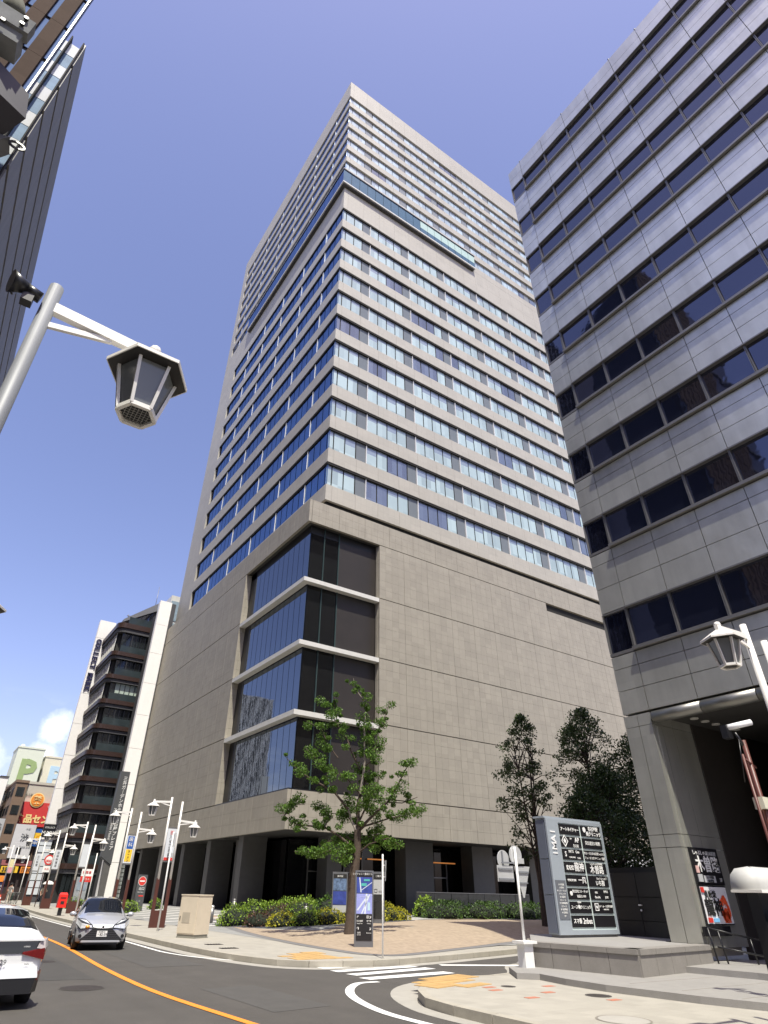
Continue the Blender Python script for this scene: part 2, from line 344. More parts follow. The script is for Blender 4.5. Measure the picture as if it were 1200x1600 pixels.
def kerb(P, name='kerb', near=(10, 16)):
    root = struct(thing_empty(name))
    stones = Pieces('kerb_stone', 'kerb_stones'); seg = []
    A = P; B = offset(P, .16); acc = 0; last = 0; cnt = 0; rest = MB()
    # resample at 1 m
    pts = [A[0]]; 
    for i in range(len(A) - 1):
        a = Vector(A[i]); b = Vector(A[i + 1]); l = (b - a).length; t = 0
        while acc + (l - t) >= 1.0:
            t += 1.0 - acc; acc = 0; pts.append(tuple(a.lerp(b, t / l)))
        acc += l - t
    In = offset(pts, .16)
    for i in range(len(pts) - 1):
        a, b = pts[i], pts[i + 1]; c, d = In[i + 1], In[i]
        dist = (Vector((a[0], a[1], 0)) - CAMP).length
        def sh(p, q, t): return (p[0] + (q[0] - p[0]) * t, p[1] + (q[1] - p[1]) * t)
        a2, b2, c2, d2 = sh(a, b, .008), sh(b, a, .008), sh(c, d, .008), sh(d, c, .008)
        zt = .153 + random.uniform(-.001, .002)
        m = MB() if dist < 34 and i > 0 else rest
        m.hexa([(*d2, 0), (*c2, 0), (*b2, 0), (*a2, 0), (*d2, zt), (*c2, zt), (*b2, zt - .006), (*a2, zt - .006)], kerbm)
        if m is not rest: m.build('kerb_stone', root); cnt += 1
    if rest.f: rest.build('kerb_stones', root, kind='stuff')
def thing_empty(name):
    o = bpy.data.objects.new(name, None); COL.objects.link(o); return o
kerb(KA); kerb(KB); kerb([(.75, y) for y in range(-10, 120)][::-1])
# gutters and markings
mb = MB(); ribbon(mb, offset(KA, -.25), .46, .004, gutter); struct(mb.build('gutter'))
GB = smooth_pts([(30, 17.3), (17.2, 17.1), (15.0, 15.2), (13.3, 14.7), (11.8, 14.75), (10.4, 14.1), (9.35, 12.9), (8.72, 11.4), (8.6, 10.2), (8.68, 8), (8.7, -20)], 4)
GI = smooth_pts([(30, 17.1), (17.4, 16.77), (14.6, 14.32), (13.2, 13.87), (11.9, 13.97), (10.8, 13.52), (9.9, 12.68), (9.2, 11.72), (8.98, 10.6), (8.97, 8), (8.97, -20)], 4)
mb = MB()
for i in range(len(GB) - 1): mb.face([(*GI[i], .004), (*GI[i + 1], .004), (*GB[i + 1], .004), (*GB[i], .004)][::-1], gutter)
struct(mb.build('gutter'))
mk = thing_empty('road_markings'); struct(mk)
def mark(name, P, w, mat, z=.008):
    mb = MB(); ribbon(mb, P, w, z, mat); mb.build(name, mk)
mark('centre_line', smooth_pts([(6.2, 200), (5.9, 45), (5.87, 32.8), (5.73, 27), (5.32, 20.4), (5.2, 15.5), (5.5, 11.3), (6.1, 4), (6.6, -20)]), .16, paint_o)
mark('edge_line', smooth_pts([(11.9, 200), (9.91, 76), (8.7, 54.8), (8.45, 40.5), (8.38, 29.8), (8.25, 24.6), (8.55, 22.6), (9.21, 21.2), (10.47, 19.75)]), .14, paint_w)
mark('edge_line', smooth_pts([(10.5, 15.0), (9.9, 14.95), (9.25, 14.3), (8.69, 13.4), (8.3, 12.35), (8.05, 11.2), (8.05, 10), (8.15, 6), (8.15, -20)]), .2, paint_w)
for (a, b, w) in (((10.75, 19.0), (13.3, 19.0), .3), ((10.7, 18.1), (13.35, 18.5), .38), ((10.65, 17.3), (13.6, 17.6), .40), ((10.65, 16.45), (13.74, 17.0), .42), ((10.5, 15.6), (13.55, 15.95), .45)):
    mark('crossing_stripe', [a, b], w, paint_w)
mark('stop_line', [(14.6, 17.6), (16.9, 16.6)], .35, paint_w)
mark('lane_arrow', [(17.6, 17.3), (19.6, 17.0)], .18, paint_w); mark('lane_arrow', [(18.2, 17.6), (20.2, 17.9)], .12, paint_w)
for (P_, tone) in (([(2.6, 18.2), (4.6, 18.0), (4.7, 27.5), (2.7, 28)], .060), ([(6.3, 12.2), (7.6, 12.4), (7.5, 15.6), (6.2, 15.5)], .073), ([(6.4, 20.0), (8.0, 20.0), (8.0, 33), (6.5, 33)], .072), ([(1.4, 9), (3.4, 9.1), (3.3, 12.2), (1.3, 12)], .058)):
    m = MB(); m.face([(x, y, .0035) for x, y in P_], M('asphalt_patch_%d' % int(tone * 1000), (tone, tone * .95, tone * .88), .85, var=.12, fine=.5, dirt=.2)); struct(m.build('asphalt_patch'))
# plaza
mb = MB(); xs = [13.2 + i * .6 for i in range(14)] + [22, 26, 34, 50, 90]; ys = [20.3 + i * .7 for i in range(11)] + [30, 40, 60, 95]
for i in range(len(xs) - 1):
    for j in range(len(ys) - 1):
        q = [(xs[i], ys[j]), (xs[i + 1], ys[j]), (xs[i + 1], ys[j + 1]), (xs[i], ys[j + 1])]
        if ys[j] < 21.8 and xs[i] > 17: 
            q = [(x, max(y, 20.9 + (.3 if x > 20 else 0))) for x, y in q]
        mb.face([(x, y, gz(x, y) + .005) for x, y in q], pavg)
struct(mb.build('plaza'))
BB = smooth_pts([(18.5, 48), (16.9, 41.9), (14.8, 33), (14.05, 29), (13.45, 24.2), (13.35, 21), (13.7, 19.4), (15.1, 19.55), (18.5, 20.9), (22.9, 22.2), (32, 22.9), (70, 23.2)], 5)
BI = smooth_pts([(18.6, 47.9), (17.4, 42), (15.6, 34), (15.7, 31.5), (16.3, 30), (17, 28.6), (18, 29.3), (19.5, 30), (21.5, 31), (25, 33), (33, 35.2), (72, 36)], 5)
mb = MB(); br_ = MB()
def strip(mbx, A, B, dz, mat, n=8):
    rows = [[(a[0] + (b[0] - a[0]) * k / n, a[1] + (b[1] - a[1]) * k / n) for a, b in zip(A, B)] for k in range(n + 1)]
    mbx.loft([[(x, y, gz(x, y) + dz) for x, y in r] for r in rows], mat, smooth=False)
strip(mb, BB, BI, .012, brick, 12); struct(mb.build('brick_paving'))
mb = MB(); strip(mb, offset(BB, -.02), offset(BB, -.42), .010, band, 2); struct(mb.build('paving_border'))
pb = struct(thing_empty('paving_bands'))
lightband = M('paving_band_white', (.62, .61, .58), .7, var=.06, fine=.1)
for k in range(11):
    y = 33.2 + k * 1.05; x0 = 24.5 + max(0, (y - 36) * .5); x1 = 31.5 + (y - 33) * .5
    mb = MB(); mb.face([(x0, y, gz(x0, y) + .012), (x1, y, gz(x1, y) + .012), (x1, y + .45, gz(x1, y) + .012), (x0, y + .45, gz(x0, y) + .012)], lightband); mb.build('paving_band', pb)
for k in range(14):
    y = 36 + k * 2.6; x0, x1 = 13.6 + .05 * (y - 36), 20.2
    mb = MB(); n = 6
    for q in range(n):
        a = x0 + (x1 - x0) * q / n; b = x0 + (x1 - x0) * (q + 1) / n
        mb.face([(a, y, gz(a, y) + .016), (b, y, gz(b, y) + .016), (b, y + .5, gz(b, y) + .016), (a, y + .5, gz(a, y) + .016)], lightband)
    mb.build('paving_band', pb)
def tiles(P0, cells, s, ux, uy, name='ochre_paving'):
    root = struct(thing_empty(name))
    for (i, j, w) in cells:
        for k in range(w):
            ox = P0[0] + (i + k) * s * ux[0] + j * s * uy[0]; oy = P0[1] + (i + k) * s * ux[1] + j * s * uy[1]; g_ = .012
            c = [(ox + g_, oy + g_), (ox + ux[0] * (s - g_), oy + ux[1] * (s - g_)), (ox + (ux[0] + uy[0]) * (s - g_), oy + (ux[1] + uy[1]) * (s - g_)), (ox + uy[0] * (s - g_), oy + uy[1] * (s - g_))]
            m = MB(); m.prism(c, .15, .162, tactile); m.build('paver', root)
tiles((10.3, 18.75), [(0, 0, 6), (0, 1, 5), (1, 2, 4), (0, 3, 5), (2, 4, 3), (2, 5, 4), (4, 6, 2)], .32, (1, .0), (0, 1))
tiles((10.15, 12.35), [(0, 0, 3), (0, 1, 6), (1, 2, 7), (3, 3, 5), (2, -1, 3)], .32, (.97, .24), (-.24, .97))
rp = M('red_paver', (.42, .16, .10), .8, var=.1)
for i, (x, y) in enumerate([(11.0, 11.6), (10.9, 10.5), (11.8, 10.9), (12.6, 11.6), (12.2, 9.6), (11.2, 12.0)]):
    m = MB(); m.box(x, x + .3, y, y + .15, .15, .156, rp); struct(m.build('paver'))
dk = M('manhole_iron', (.05, .042, .038), .7, metal=.3, var=.25, scale=14, bump=.6, bscale=70)
def manhole(x, y, r, z, label, mat=dk):
    t = thing('manhole_cover', label, 'manhole cover', (x, y, z))
    m = MB(); m.tube((0, 0, 0), (0, 0, .006), r, r, 28, mat); m.build('lid', t, local=True)
    m = MB()
    for k in range(28):
        a = 2 * math.pi * k / 28; b = 2 * math.pi * (k + 1) / 28
        m.face([((r + .006) * math.cos(a), (r + .006) * math.sin(a), .006), ((r + .04) * math.cos(a), (r + .04) * math.sin(a), .006), ((r + .04) * math.cos(b), (r + .04) * math.sin(b), .006), ((r + .006) * math.cos(b), (r + .006) * math.sin(b), .006)], asphalt if mat is dk else joint_g)
    m.build('rim', t, local=True)
manhole(4.0, 16.6, .42, .001, 'large brown iron manhole cover in the left lane nearest the camera')
manhole(4.15, 22.4, .36, .001, 'iron manhole cover in the road partly behind the white car')
concl = M('concrete_lid', (.36, .345, .31), .8, var=.1, fine=.2)
manhole(10.56, 8.15, .40, .15, 'large pale concrete round cover in the right pavement at the picture bottom', concl)
manhole(12.55, 10.2, .22, .15, 'small dark iron cover on the pale right pavement below the directory sign')
manhole(11.85, 12.0, .12, .15, 'tiny dark iron cover on the right pavement near the ochre pavers')
for (x, y, lb) in ((10.2, 24.8, 'upper dark drain slot in the far kerb pavement right of the beige cabinet'), (10.05, 23.1, 'lower dark drain slot in the far kerb pavement right of the beige cabinet')):
    t = thing('drain_cover', lb, 'drain', (x, y, .15))
    m = MB(); m.box(-.3, .3, -.18, .18, 0, .008, dk); m.build('plate', t, local=True)
    for k in range(6): m = MB(); m.box(-.28 + k * .1, -.24 + k * .1, -.16, .16, .008, .016, blackm); m.build('bar', t, local=True)

# ------------------------------------------------------------------ the tower: stone podium, office floors, hotel floors
TX, TY, TXE, TYE = 21.5, 39.3, 63.0, 80.6      # tower faces (towards street x=TX, towards side street y=TY)
PX, PY = 19.54, 38.3                            # podium faces
tower = thing('hotel_tower', 'tall beige stone tower with bands of windows in the middle of the photo', 'tower', (40, 60, 0))
core = MB()
core.box(TX + .30, TXE - .3, TY + .30, TYE - .3, 31.0, 112.5, joint)
core.build('core', tower)
core = MB()      # podium core leaves the glazed corner open
core.box(26.95, TXE, PY + .25, 78.6, 5.4, 29.9, joint_g)
core.box(PX + .25, 26.95, 50.95, 78.6, 5.4, 29.9, joint_g)
core.box(PX + .25, 26.95, PY + .25, 50.95, 28.35, 29.9, joint_g); core.box(PX + .25, 26.95, PY + .25, 50.95, 5.4, 7.1, joint_g)
core.build('podium_core', tower)
tl = Pieces('granite_tile', 'granite_tiles'); G_ = .009
bands = [(5.1, 7.42), (7.48, 12.52), (12.58, 17.62), (17.68, 22.82), (22.88, 27.97), (28.03, 30.2)]
def tile_run(face, a0, a1, z0, z1, w=.67):
    nr = max(1, round((z1 - z0) / .858)); h = (z1 - z0) / nr; nc = max(1, round((a1 - a0) / w)); ww = (a1 - a0) / nc
    for c in range(nc):
        s0 = a0 + c * ww + (.022 if c % 4 == 0 else G_ / 2); s1 = a0 + (c + 1) * ww - G_ / 2
        for r in range(nr):
            zz0 = z0 + r * h + G_ / 2; zz1 = z0 + (r + 1) * h - G_ / 2
            if face == 'R': tl.box(s0, s1, PY, PY + .26, zz0, zz1, granite)
            else: tl.box(PX, PX + .26, s0, s1, zz0, zz1, granite)
for bi, (z0, z1) in enumerate(bands):
    opening = 1 <= bi <= 4
    if opening:
        if bi == 4:
            tile_run('R', 26.8, 48.3, z0, z1); tile_run('R', 48.3, TXE, z0, 27.1)
        else: tile_run('R', 26.8, TXE, z0, z1)
        tile_run('L', 50.8, 79, z0, z1)
    else:
        tile_run('R', PX + .27, TXE, z0, z1); tile_run('L', PX and PY, 79, z0, z1)
tl.flush(tower)
# jambs of the glazed corner, facing -y and -x
jb = Pieces('jamb_tile', 'jamb_tiles')
for z0, z1 in bands[1:5]:
    for r in range(6):
        a = z0 + (z1 - z0) * r / 6 + .006; b = z0 + (z1 - z0) * (r + 1) / 6 - .006
        jb.box(PX + .265, 20.12, 50.8, 51.0, a, b, granite); jb.box(26.8, 27.0, PY + .265, 38.86, a, b, granite)
jb.flush(tower)
m = MB(); m.box(48.35, TXE, PY + .22, PY + .5, 27.1, 27.97, joint); m.build('louvre_slot', tower)
# soffit of podium, opening head and sill
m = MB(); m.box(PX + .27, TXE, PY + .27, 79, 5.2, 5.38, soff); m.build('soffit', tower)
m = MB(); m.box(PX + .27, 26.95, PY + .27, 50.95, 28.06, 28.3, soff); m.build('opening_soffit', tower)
for z, nm in ((22.85, 'b'), (17.65, 'b'), (12.55, 'b')):
    m = MB(); m.box(PX, 20.1, PY, 50.78, z - .36, z - .02, beamw); m.box(20.1, 26.78, PY, 38.86, z - .36, z - .02, beamw); m.build('floor_beam', tower)
m = MB(); m.box(PX + .02, 20.1, PY + .02, 50.78, 7.42, 7.5, blackm); m.box(20.1, 26.78, PY + .02, 38.86, 7.42, 7.5, blackm); m.build('window_sill', tower)
# glazing of the corner
gp = Pieces('glass_pane', 'glass_panes')
for (z0, z1) in ((7.5, 12.13), (12.53, 17.23), (17.63, 22.43), (22.83, 27.3)):
    n = 11
    for k in range(n):
        a = 38.93 + k * (49.55 - 38.93) / n; b = 38.93 + (k + 1) * (49.55 - 38.93) / n
        gp.box(20.14, 20.18, a + .03, b - .03, z0 + .02, z1 - .02, glassP)
    for (a, b, mt) in ((20.2, 21.45, glassK), (21.47, 22.9, glassK), (22.92, 26.76, brownp)):
        gp.box(a, b, 38.9, 38.94, z0 + .02, z1 - .02, mt)
gp.flush(tower)
m = MB(); m.box(20.2, 26.9, 49.58, 50.9, 7.4, 28.05, blackm); m.box(20.13, 20.2, 49.56, 50.79, 7.5, 28, blackm)
m.box(20.5, 26.9, 39.2, 49.5, 7.4, 28.0, blackm); m.box(20.13, 26.8, 38.93, 50.8, 27.3, 28.05, blackm); m.build('shadow_box', tower)
for x in (21.46, 22.91): m = MB(); m.box(x - .025, x + .025, 38.78, 38.9, 7.5, 28.0, M('glass_rib', (.05, .08, .08), .15, var=.1)); m.build('glass_rib', tower)
# window bands
wp = Pieces('window_pane', 'window_panes'); fn = Pieces('white_fin', 'white_fins'); sp_ = Pieces('spandrel_panel', 'spandrel_panels')
OP = 1.27
def open_run(z, k):   # some blinds are up
    return random.Random(int(z * 10) * 97 + k // 3).random() < .07
def win_row(face, z0, z1, lim, start=0):
    a = (TX if face == 'R' else TY); p = a + .67 if face == 'R' else a + .6
    xs = [a + .04, p]; k = 0
    while xs[-1] + OP < lim: xs.append(xs[-1] + (1.28 if face == 'R' else OP))
    for i in range(len(xs) - 1):
        g2 = .062 if z0 < 80 else .04; s0, s1 = xs[i] + g2, xs[i + 1] - g2; d = (i % 5 == 3)
        if s0 < start: continue
        if face == 'R':
            if d: wp.box(s0, s1 - .05, TY + .23, TY + .25, z0 + .05, z1 - .07, panelD if z0 < 80 else panelH)
            elif open_run(z0, i): wp.box(s0, s1, TY + .23, TY + .25, z0 + .05, z1 - .07, glassD)
            else: wp.box(s0, s1, TY + .23, TY + .25, z0 + .05, z1 - .07, glassR if z0 < 80 else glassH, (.12 + .10 * random.Random(i * 31 + int(z0 * 10)).randrange(4), glassR2))
            if d and z0 < 80: fn.box(xs[i + 1] - .08, xs[i + 1] - .03, TY + .10, TY + .25, z0 + .03, z1 - .05, fin)
        else:
            wp.box(TX + .14, TX + .16, s0, s1, z0 + .05, z1 - .07, glassL)
            if d: fn.box(TX + (.055 if z0 < 80 else .075), TX + .12, xs[i + 1] - .03, xs[i + 1] + (.03 if z0 < 80 else .0), z0 + .03, z1 - .05, fin)
def spandrel(face, z0, z1, a0, a1, off=0):
    a = a0; first = True
    while a < a1 - .01:
        b = min(a1, a + ((.67 if face == 'R' else .6) if first and a0 in (TX, TY + .26) and off == 0 else 2.56)); first = False
        if a1 - b < .4: b = a1
        if face == 'R': sp_.box(a + .008, b - .008, TY, TY + .26, z0, z1, granite_t)
        else: sp_.box(TX, TX + .26, a + .008, b - .008, z0, z1, granite_t)
        a = b
LEND_O, LEND_H = 75.0, 78.3
heads = [35.74 + 4.2 * k for k in range(11)]
for k, h in enumerate(heads):
    s = h - 2.54
    win_row('R', s, h, 62.6); win_row('L', s, h, LEND_O if k < 9 else 74.6)
    m = MB(); m.box(TX + .05, 62.7, TY + .04, TY + .3, h - .21, h + .03, joint); m.box(TX + .03, TX + .3, TY + .05, LEND_O + .2, h - .19, h + .03, joint); m.build('head_shade_strip', tower)  # black strips stand in for the shade under each spandrel
    z1 = s; z0 = 31.45 if k == 0 else heads[k - 1]
    spandrel('R', z0 + .03, z1 - .03, TX, TXE); spandrel('L', z0 + .03, z1 - .03, TY + .26, TYE)
    # blind ends of the bands
    spandrel('L', s - .028, h + .028, (LEND_O if k < 9 else 74.6) + .3, TYE, 1)
    spandrel('R', s - .028, h + .028, 62.7, TXE, 1)
zz = heads[-1] + .03
spandrel('R', zz, zz + 2.5, TX, TXE); spandrel('L', zz, zz + 2.5, TY + .26, TYE)
spandrel('R', zz + 2.51, 82.9, TX, TXE); spandrel('L', zz + 2.51, 82.9, TY + .26, TYE)
spandrel('R', 82.93, 84.32, 45.0, TXE, 1); spandrel('L', 82.93, 84.32, 70.2, TYE, 1)
hh = [109.4 - 3.3 * k for k in range(8)]
for k, h in enumerate(hh):
    s = h - 1.95; st = 0 if k < 7 else None
    if k < 7:
        win_row('R', s, h, 62.6); win_row('L', s, h, LEND_H)
        spandrel('L', s - .028, h + .028, LEND_H + .3, TYE, 1)
    else:
        win_row('R', s, h, 62.6, start=45.0); win_row('L', s, h, LEND_H, start=70.3); spandrel('L', s - .028, h + .028, LEND_H + .3, TYE, 1)
    spandrel('R', s - .028, h + .028, 62.7, TXE, 1)
    if k < 6: spandrel('R', hh[k + 1] + .03, s - .03, TX, TXE); spandrel('L', hh[k + 1] + .03, s - .03, TY + .26, TYE)
spandrel('R', 86.33, hh[6] - 1.98, TX, TXE)
spandrel('L', 86.33, hh[6] - 1.98, TY + .26, TYE)
spandrel('R', 109.43, 112.0, TX, TXE); spandrel('L', 109.43, 112.0, TY + .26, TYE); spandrel('R', 112.01, 114.3, TX, TXE); spandrel('L', 112.01, 114.3, TY + .26, TYE)
wp.flush(tower); fn.flush(tower); sp_.flush(tower)
m = MB(); m.box(TX + .05, TXE, TY + .05, TYE, 113.8, 114.1, granite_t); m.build('roof', tower)
m = MB(); m.box(TX + .27, TXE, TYE - .26, TYE, 30, 114.2, granite_t); m.box(TXE - .26, TXE, TY + .27, TYE - .27, 30, 114.2, granite_t); m.build('rear_wall', tower)
for y in (73.4, 76.4): m = MB(); m.box(TX - .01, TX + .3, y, y + 1.0, 84.6, 86.2, blackm); m.build('vent_opening', tower)
# strip windows in the recess above the podium
m = MB(); m.box(PX + .3, TXE, PY + .3, 78.6, 29.9, 30.0, joint_g); m.box(TX + .5, TXE, TY + .45, TYE, 30.0, 31.4, joint); m.build('recess', tower)
rw = Pieces('recess_window', 'recess_windows')
for k in range(29):
    x = TX + .55 + k * 1.28
    if x < 38: rw.box(x, x + 1.2, TY + .36, TY + .44, 30.2, 31.38, M('recess_glass', (.12, .13, .30), .08, ior=2.0, var=.3, cell=(1.28, 9, 9), cvar=.5))
    else: rw.box(x, x + 1.2, TY + .36, TY + .44, 30.2, 31.38, M('recess_louvre', (.03, .032, .034), .5, var=.2))
rw.flush(tower)
# corner balcony of the hotel lobby floor
bp = .56; X0, Y0 = TX - bp, TY - bp
m = MB()
m.box(X0, TX, Y0, 70.0, 82.75, 83.0, beamw); m.box(TX, 45.0, Y0, TY, 82.75, 83.0, beamw)
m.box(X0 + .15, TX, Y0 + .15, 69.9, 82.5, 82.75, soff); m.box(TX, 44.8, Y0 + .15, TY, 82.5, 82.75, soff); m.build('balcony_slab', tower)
m = MB(); m.box(X0 - .03, TX, Y0 - .03, 70.0, 85.78, 85.98, blackm); m.box(TX, 45.05, Y0 - .03, TY, 85.78, 85.98, blackm)
m.box(X0 - .05, TX, Y0 - .05, 70.0, 85.99, 86.08, beamw); m.box(TX, 45.05, Y0 - .05, TY, 85.99, 86.08, beamw); m.build('balcony_head', tower)
bpn = Pieces('balcony_pane', 'balcony_panes')
n = 18
for k in range(n):
    a = X0 + .02 + k * (45.0 - X0) / n; b = a + (45.0 - X0) / n - .06
    if k >= 10: bpn.box(a, b, Y0 + .04, Y0 + .1, 84.1, 85.75, balb); bpn.box(a, b, Y0 + .04, Y0 + .1, 83.02, 84.07, balg)
    else: bpn.box(a, b, Y0 + .04, Y0 + .1, 83.02, 85.75, balg)
for k in range(24):
    a = Y0 + .08 + k * (70 - Y0) / 24; bpn.box(X0 + .04, X0 + .1, a, a + (70 - Y0) / 24 - .05, 83.02, 85.75, glassL)
bpn.flush(tower)
m = MB(); m.box(X0 + .12, TX + .28, Y0 + .12, 69.9, 83.0, 85.8, joint); m.box(TX, 44.95, Y0 + .12, TY + .28, 83.0, 85.8, joint); m.build('balcony_core', tower)
# ground floor: stone piers, dark glazing, warm light slots
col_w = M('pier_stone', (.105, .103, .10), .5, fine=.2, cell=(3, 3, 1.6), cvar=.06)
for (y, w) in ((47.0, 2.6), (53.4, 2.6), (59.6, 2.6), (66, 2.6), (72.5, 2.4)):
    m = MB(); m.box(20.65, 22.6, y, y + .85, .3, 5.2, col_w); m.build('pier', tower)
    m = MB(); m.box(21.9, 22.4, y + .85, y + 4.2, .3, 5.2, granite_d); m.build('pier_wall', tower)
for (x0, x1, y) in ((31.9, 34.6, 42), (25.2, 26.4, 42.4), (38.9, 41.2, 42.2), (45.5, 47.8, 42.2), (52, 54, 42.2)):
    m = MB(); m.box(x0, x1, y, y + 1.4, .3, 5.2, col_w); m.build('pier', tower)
ge = Pieces('entrance_glass', 'entrance_glasses')
for k in range(24): ge.box(23.0 + k * 1.5, 23.0 + k * 1.5 + 1.44, 44.2, 44.26, .5, 5.0, glassK)
for k in range(17): ge.box(23.2, 23.26, 45 + k * 1.9, 45 + k * 1.9 + 1.84, .5, 5.0, glassK)
ge.flush(tower)
for (x, z) in ((24.6, 4.6), (26.2, 4.6), (27.7, 4.6), (29.3, 4.6), (36.1, 3.9), (37.7, 3.9)): m = MB(); m.box(x - .04, x + .04, 44.08, 44.18, .5, z, steel_s); m.build('door_frame', tower)
m = MB(); m.box(24.6, 29.3, 44.08, 44.18, 3.0, 3.08, steel_s); m.box(36.1, 37.7, 44.08, 44.18, 2.9, 2.98, steel_s); m.build('door_head', tower)
m = MB(); m.box(25.2, 25.9, 45.2, 45.3, 1.1, 2.4, inkg); m.box(27.9, 28.2, 45.2, 45.3, .6, 1.9, inkg); m.build('notice_board', tower)
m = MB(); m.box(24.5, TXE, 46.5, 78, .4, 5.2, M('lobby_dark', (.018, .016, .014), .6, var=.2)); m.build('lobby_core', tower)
for (x0, x1) in ((35.2, 38.6), (27.2, 29.2), (29.8, 31.3)): m = MB(); m.box(x0, x1, 44.0, 44.1, 3.95, 4.03, warm); m.build('light_strip', tower)
lettering('arden', .55, M('sign_warm_letters', (.8, .45, .3), .5, var=0, emis=.25), tower, (21.86, 56.4, 3.7), '-x', spacing=1.0)
for k in range(9): m = MB(); m.box(20.3, 23, 50 + k * 3.1, 50.08 + k * 3.1, 5.12, 5.2, M('soffit_slot', (.09, .088, .085), .5, var=0)); m.build('soffit_slot', tower)

# ------------------------------------------------------------------ building on the right: metal panels and ribbon windows
RX, RY = 19.0, 12.6
rb = thing('panel_office_building', 'large grey metal-clad office building with dark ribbon windows filling the right side', 'office building', (30, 0, 0))
m = MB(); m.box(RX + .5, 46, -18, RY - .3, 7.3, 41.2, joint_g); m.box(26.5, 46, -18, RY - .3, .2, 7.3, joint); m.build('core', rb)
FP = 3.575; WH = [39.68 - FP * k for k in range(9)]
ys = [RY, 11.6] + [11.6 - 1.69 * k for k in range(1, 18)]
pn = Pieces('metal_panel', 'metal_panels'); wb = Pieces('window_glass', 'window_glasses'); fr = Pieces('window_frame', 'window_frames'); cu_ = Pieces('curtain', 'curtains')
def rpan(y0, y1, z0, z1, x=RX): pn.box(x, x + .3, y0 + .011, y1 - .011, z0 + .011, z1 - .011, steel)
rr = random.Random(3)
for i in range(len(ys) - 1):
    y1, y0 = ys[i], ys[i + 1]
    rpan(y0, y1, 40.55, 41.5); rpan(y0, y1, 39.72, 40.55)
    for k, h in enumerate(WH):
        s = h - 1.36
        if k == 8: h, s = 10.66, 9.22
        nh = (WH[k + 1] if k < 7 else 10.66) if k < 8 else 7.02
        f = .14 if i > 0 else .0
        fr.box(RX - f, RX + .3, y0, y1, s - .13, s - .02, steel_s)              # sill, stands proud on all but the corner bay
        fr.box(RX - f * .6, RX + .3, y0, y1, h + .0, h + .05, steel_s)
        fr.box(RX - .02, RX + .25, y1 - .034, y1 - .01, s, h, steel_s); fr.box(RX - .02, RX + .25, y0 + .01, y0 + .034, s, h, steel_s)
        wb.box(RX + .09, RX + .12, y0 + .05, y1 - .05, s + .0, h, glassB)
        if k > 3 and i > 0 and rr.random() < .7:
            w = rr.uniform(.3, .98); yy = y0 + .06 + rr.random() * (1 - w) * 1.5
            cu_.box(RX + .16, RX + .18, yy, yy + w * 1.55, s + .05, h - .05, curtain)
        t = s - .16; d = (t - nh - .07)
        z3 = t - .46; z2 = nh + .07 + (z3 - nh - .07) * .5
        rpan(y0, y1, z3, t); rpan(y0, y1, z2, z3); rpan(y0, y1, nh + .07, z2) if k < 8 else rpan(y0, y1, 7.06, z2)
pn.flush(rb); wb.flush(rb); fr.flush(rb); cu_.flush(rb)
m = MB(); m.box(RX + .3, RX + .5, -18, RY, 7.0, 41.3, blackm); m.build('backing', rb)
m = MB(); m.box(RX + .31, 46, RY - .28, RY, 7.0, 41.45, steel); m.box(RX + .3, 46, -18, RY - .3, 41.2, 41.4, joint_g); m.build('north_wall', rb)
m = MB(); m.box(24.6, 44, -18, 11.2, 41.3, 50.5, MATS['joint_grey']); m.build('unseen_shade_block', rb)  # added block, hidden from view, lengthens the shadow across the plaza
for k in (0, 2, 4, 5, 7): m = MB(); m.tube((RX + .05, ys[k + 1], 41.5), (RX + .05, ys[k + 1], 41.62), .05, .05, 8, blackm); m.build('roof_bolt', rb)
# corner pier
pz = [.7, 3.12, 3.46, 6.62, 7.0]
pp = Pieces('pier_panel', 'pier_panels')
for a, b in zip(pz[:-1], pz[1:]):
    pp.box(RX, RX + .2, 12.11, RY, a + .008, b - .008, steel); pp.box(RX, RX + .2, 11.62, 12.09, a + .008, b - .008, steel)
    for (x0, x1) in ((RX + .21, RX + .45), (RX + .47, 20.1), (20.12, 21.2)): pp.box(x0, x1, 11.6, 11.8, a + .008, b - .008, steel)
    pp.box(RX + .21, 21.2, RY - .2, RY, a + .008, b - .008, steel)
pp.flush(rb)
m = MB(); m.box(RX + .2, 21.15, 11.8, RY - .2, .5, 7.0, joint_g); m.build('pier_core', rb)
tb = MB()
for k in range(10):
    y1 = 11.55 - k * 1.69; tb = MB(); tb.tube((RX + .1, y1 - 1.67, 6.83), (RX + .1, y1, 6.83), .19, .19, 16, tubem); tb.build('canopy_tube', rb)
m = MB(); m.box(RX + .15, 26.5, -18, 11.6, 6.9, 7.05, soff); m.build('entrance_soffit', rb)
for k in range(5):
    for yy, off in ((11.0, 0), (8.9, 2.2)):
        m = MB(); m.tube((20.5 + k * .64 + off, yy, 6.87), (20.5 + k * .64 + off, yy, 6.9), .13, .13, 14, M('downlight', (.4, .38, .34), .5, var=0, emis=.05)); m.build('downlight', rb)
m = MB(); m.box(26.3, 26.5, -18, 11.6, .3, 7.0, M('entrance_wall', (.02, .019, .018), .4, var=.3, scale=.6)); m.box(21.2, 26.4, 11.55, 11.7, .3, 7.0, M('entrance_side', (.035, .03, .027), .5, var=.2)); m.build('entrance_wall', rb)
m = MB(); m.box(23, 26.3, 9.4, 9.9, .3, 6.9, granite_d); m.build('inner_pier', rb)
m = MB(); m.hexa([(20.9, 4, 6.0), (26, 4, 6.0), (26, 8.5, 6.0), (20.9, 8.5, 6.0), (20.9, 4, 6.9), (26, 4, 6.9), (26, 8.5, 6.9), (20.9, 8.5, 6.9)], soff); m.build('bulkhead', rb)
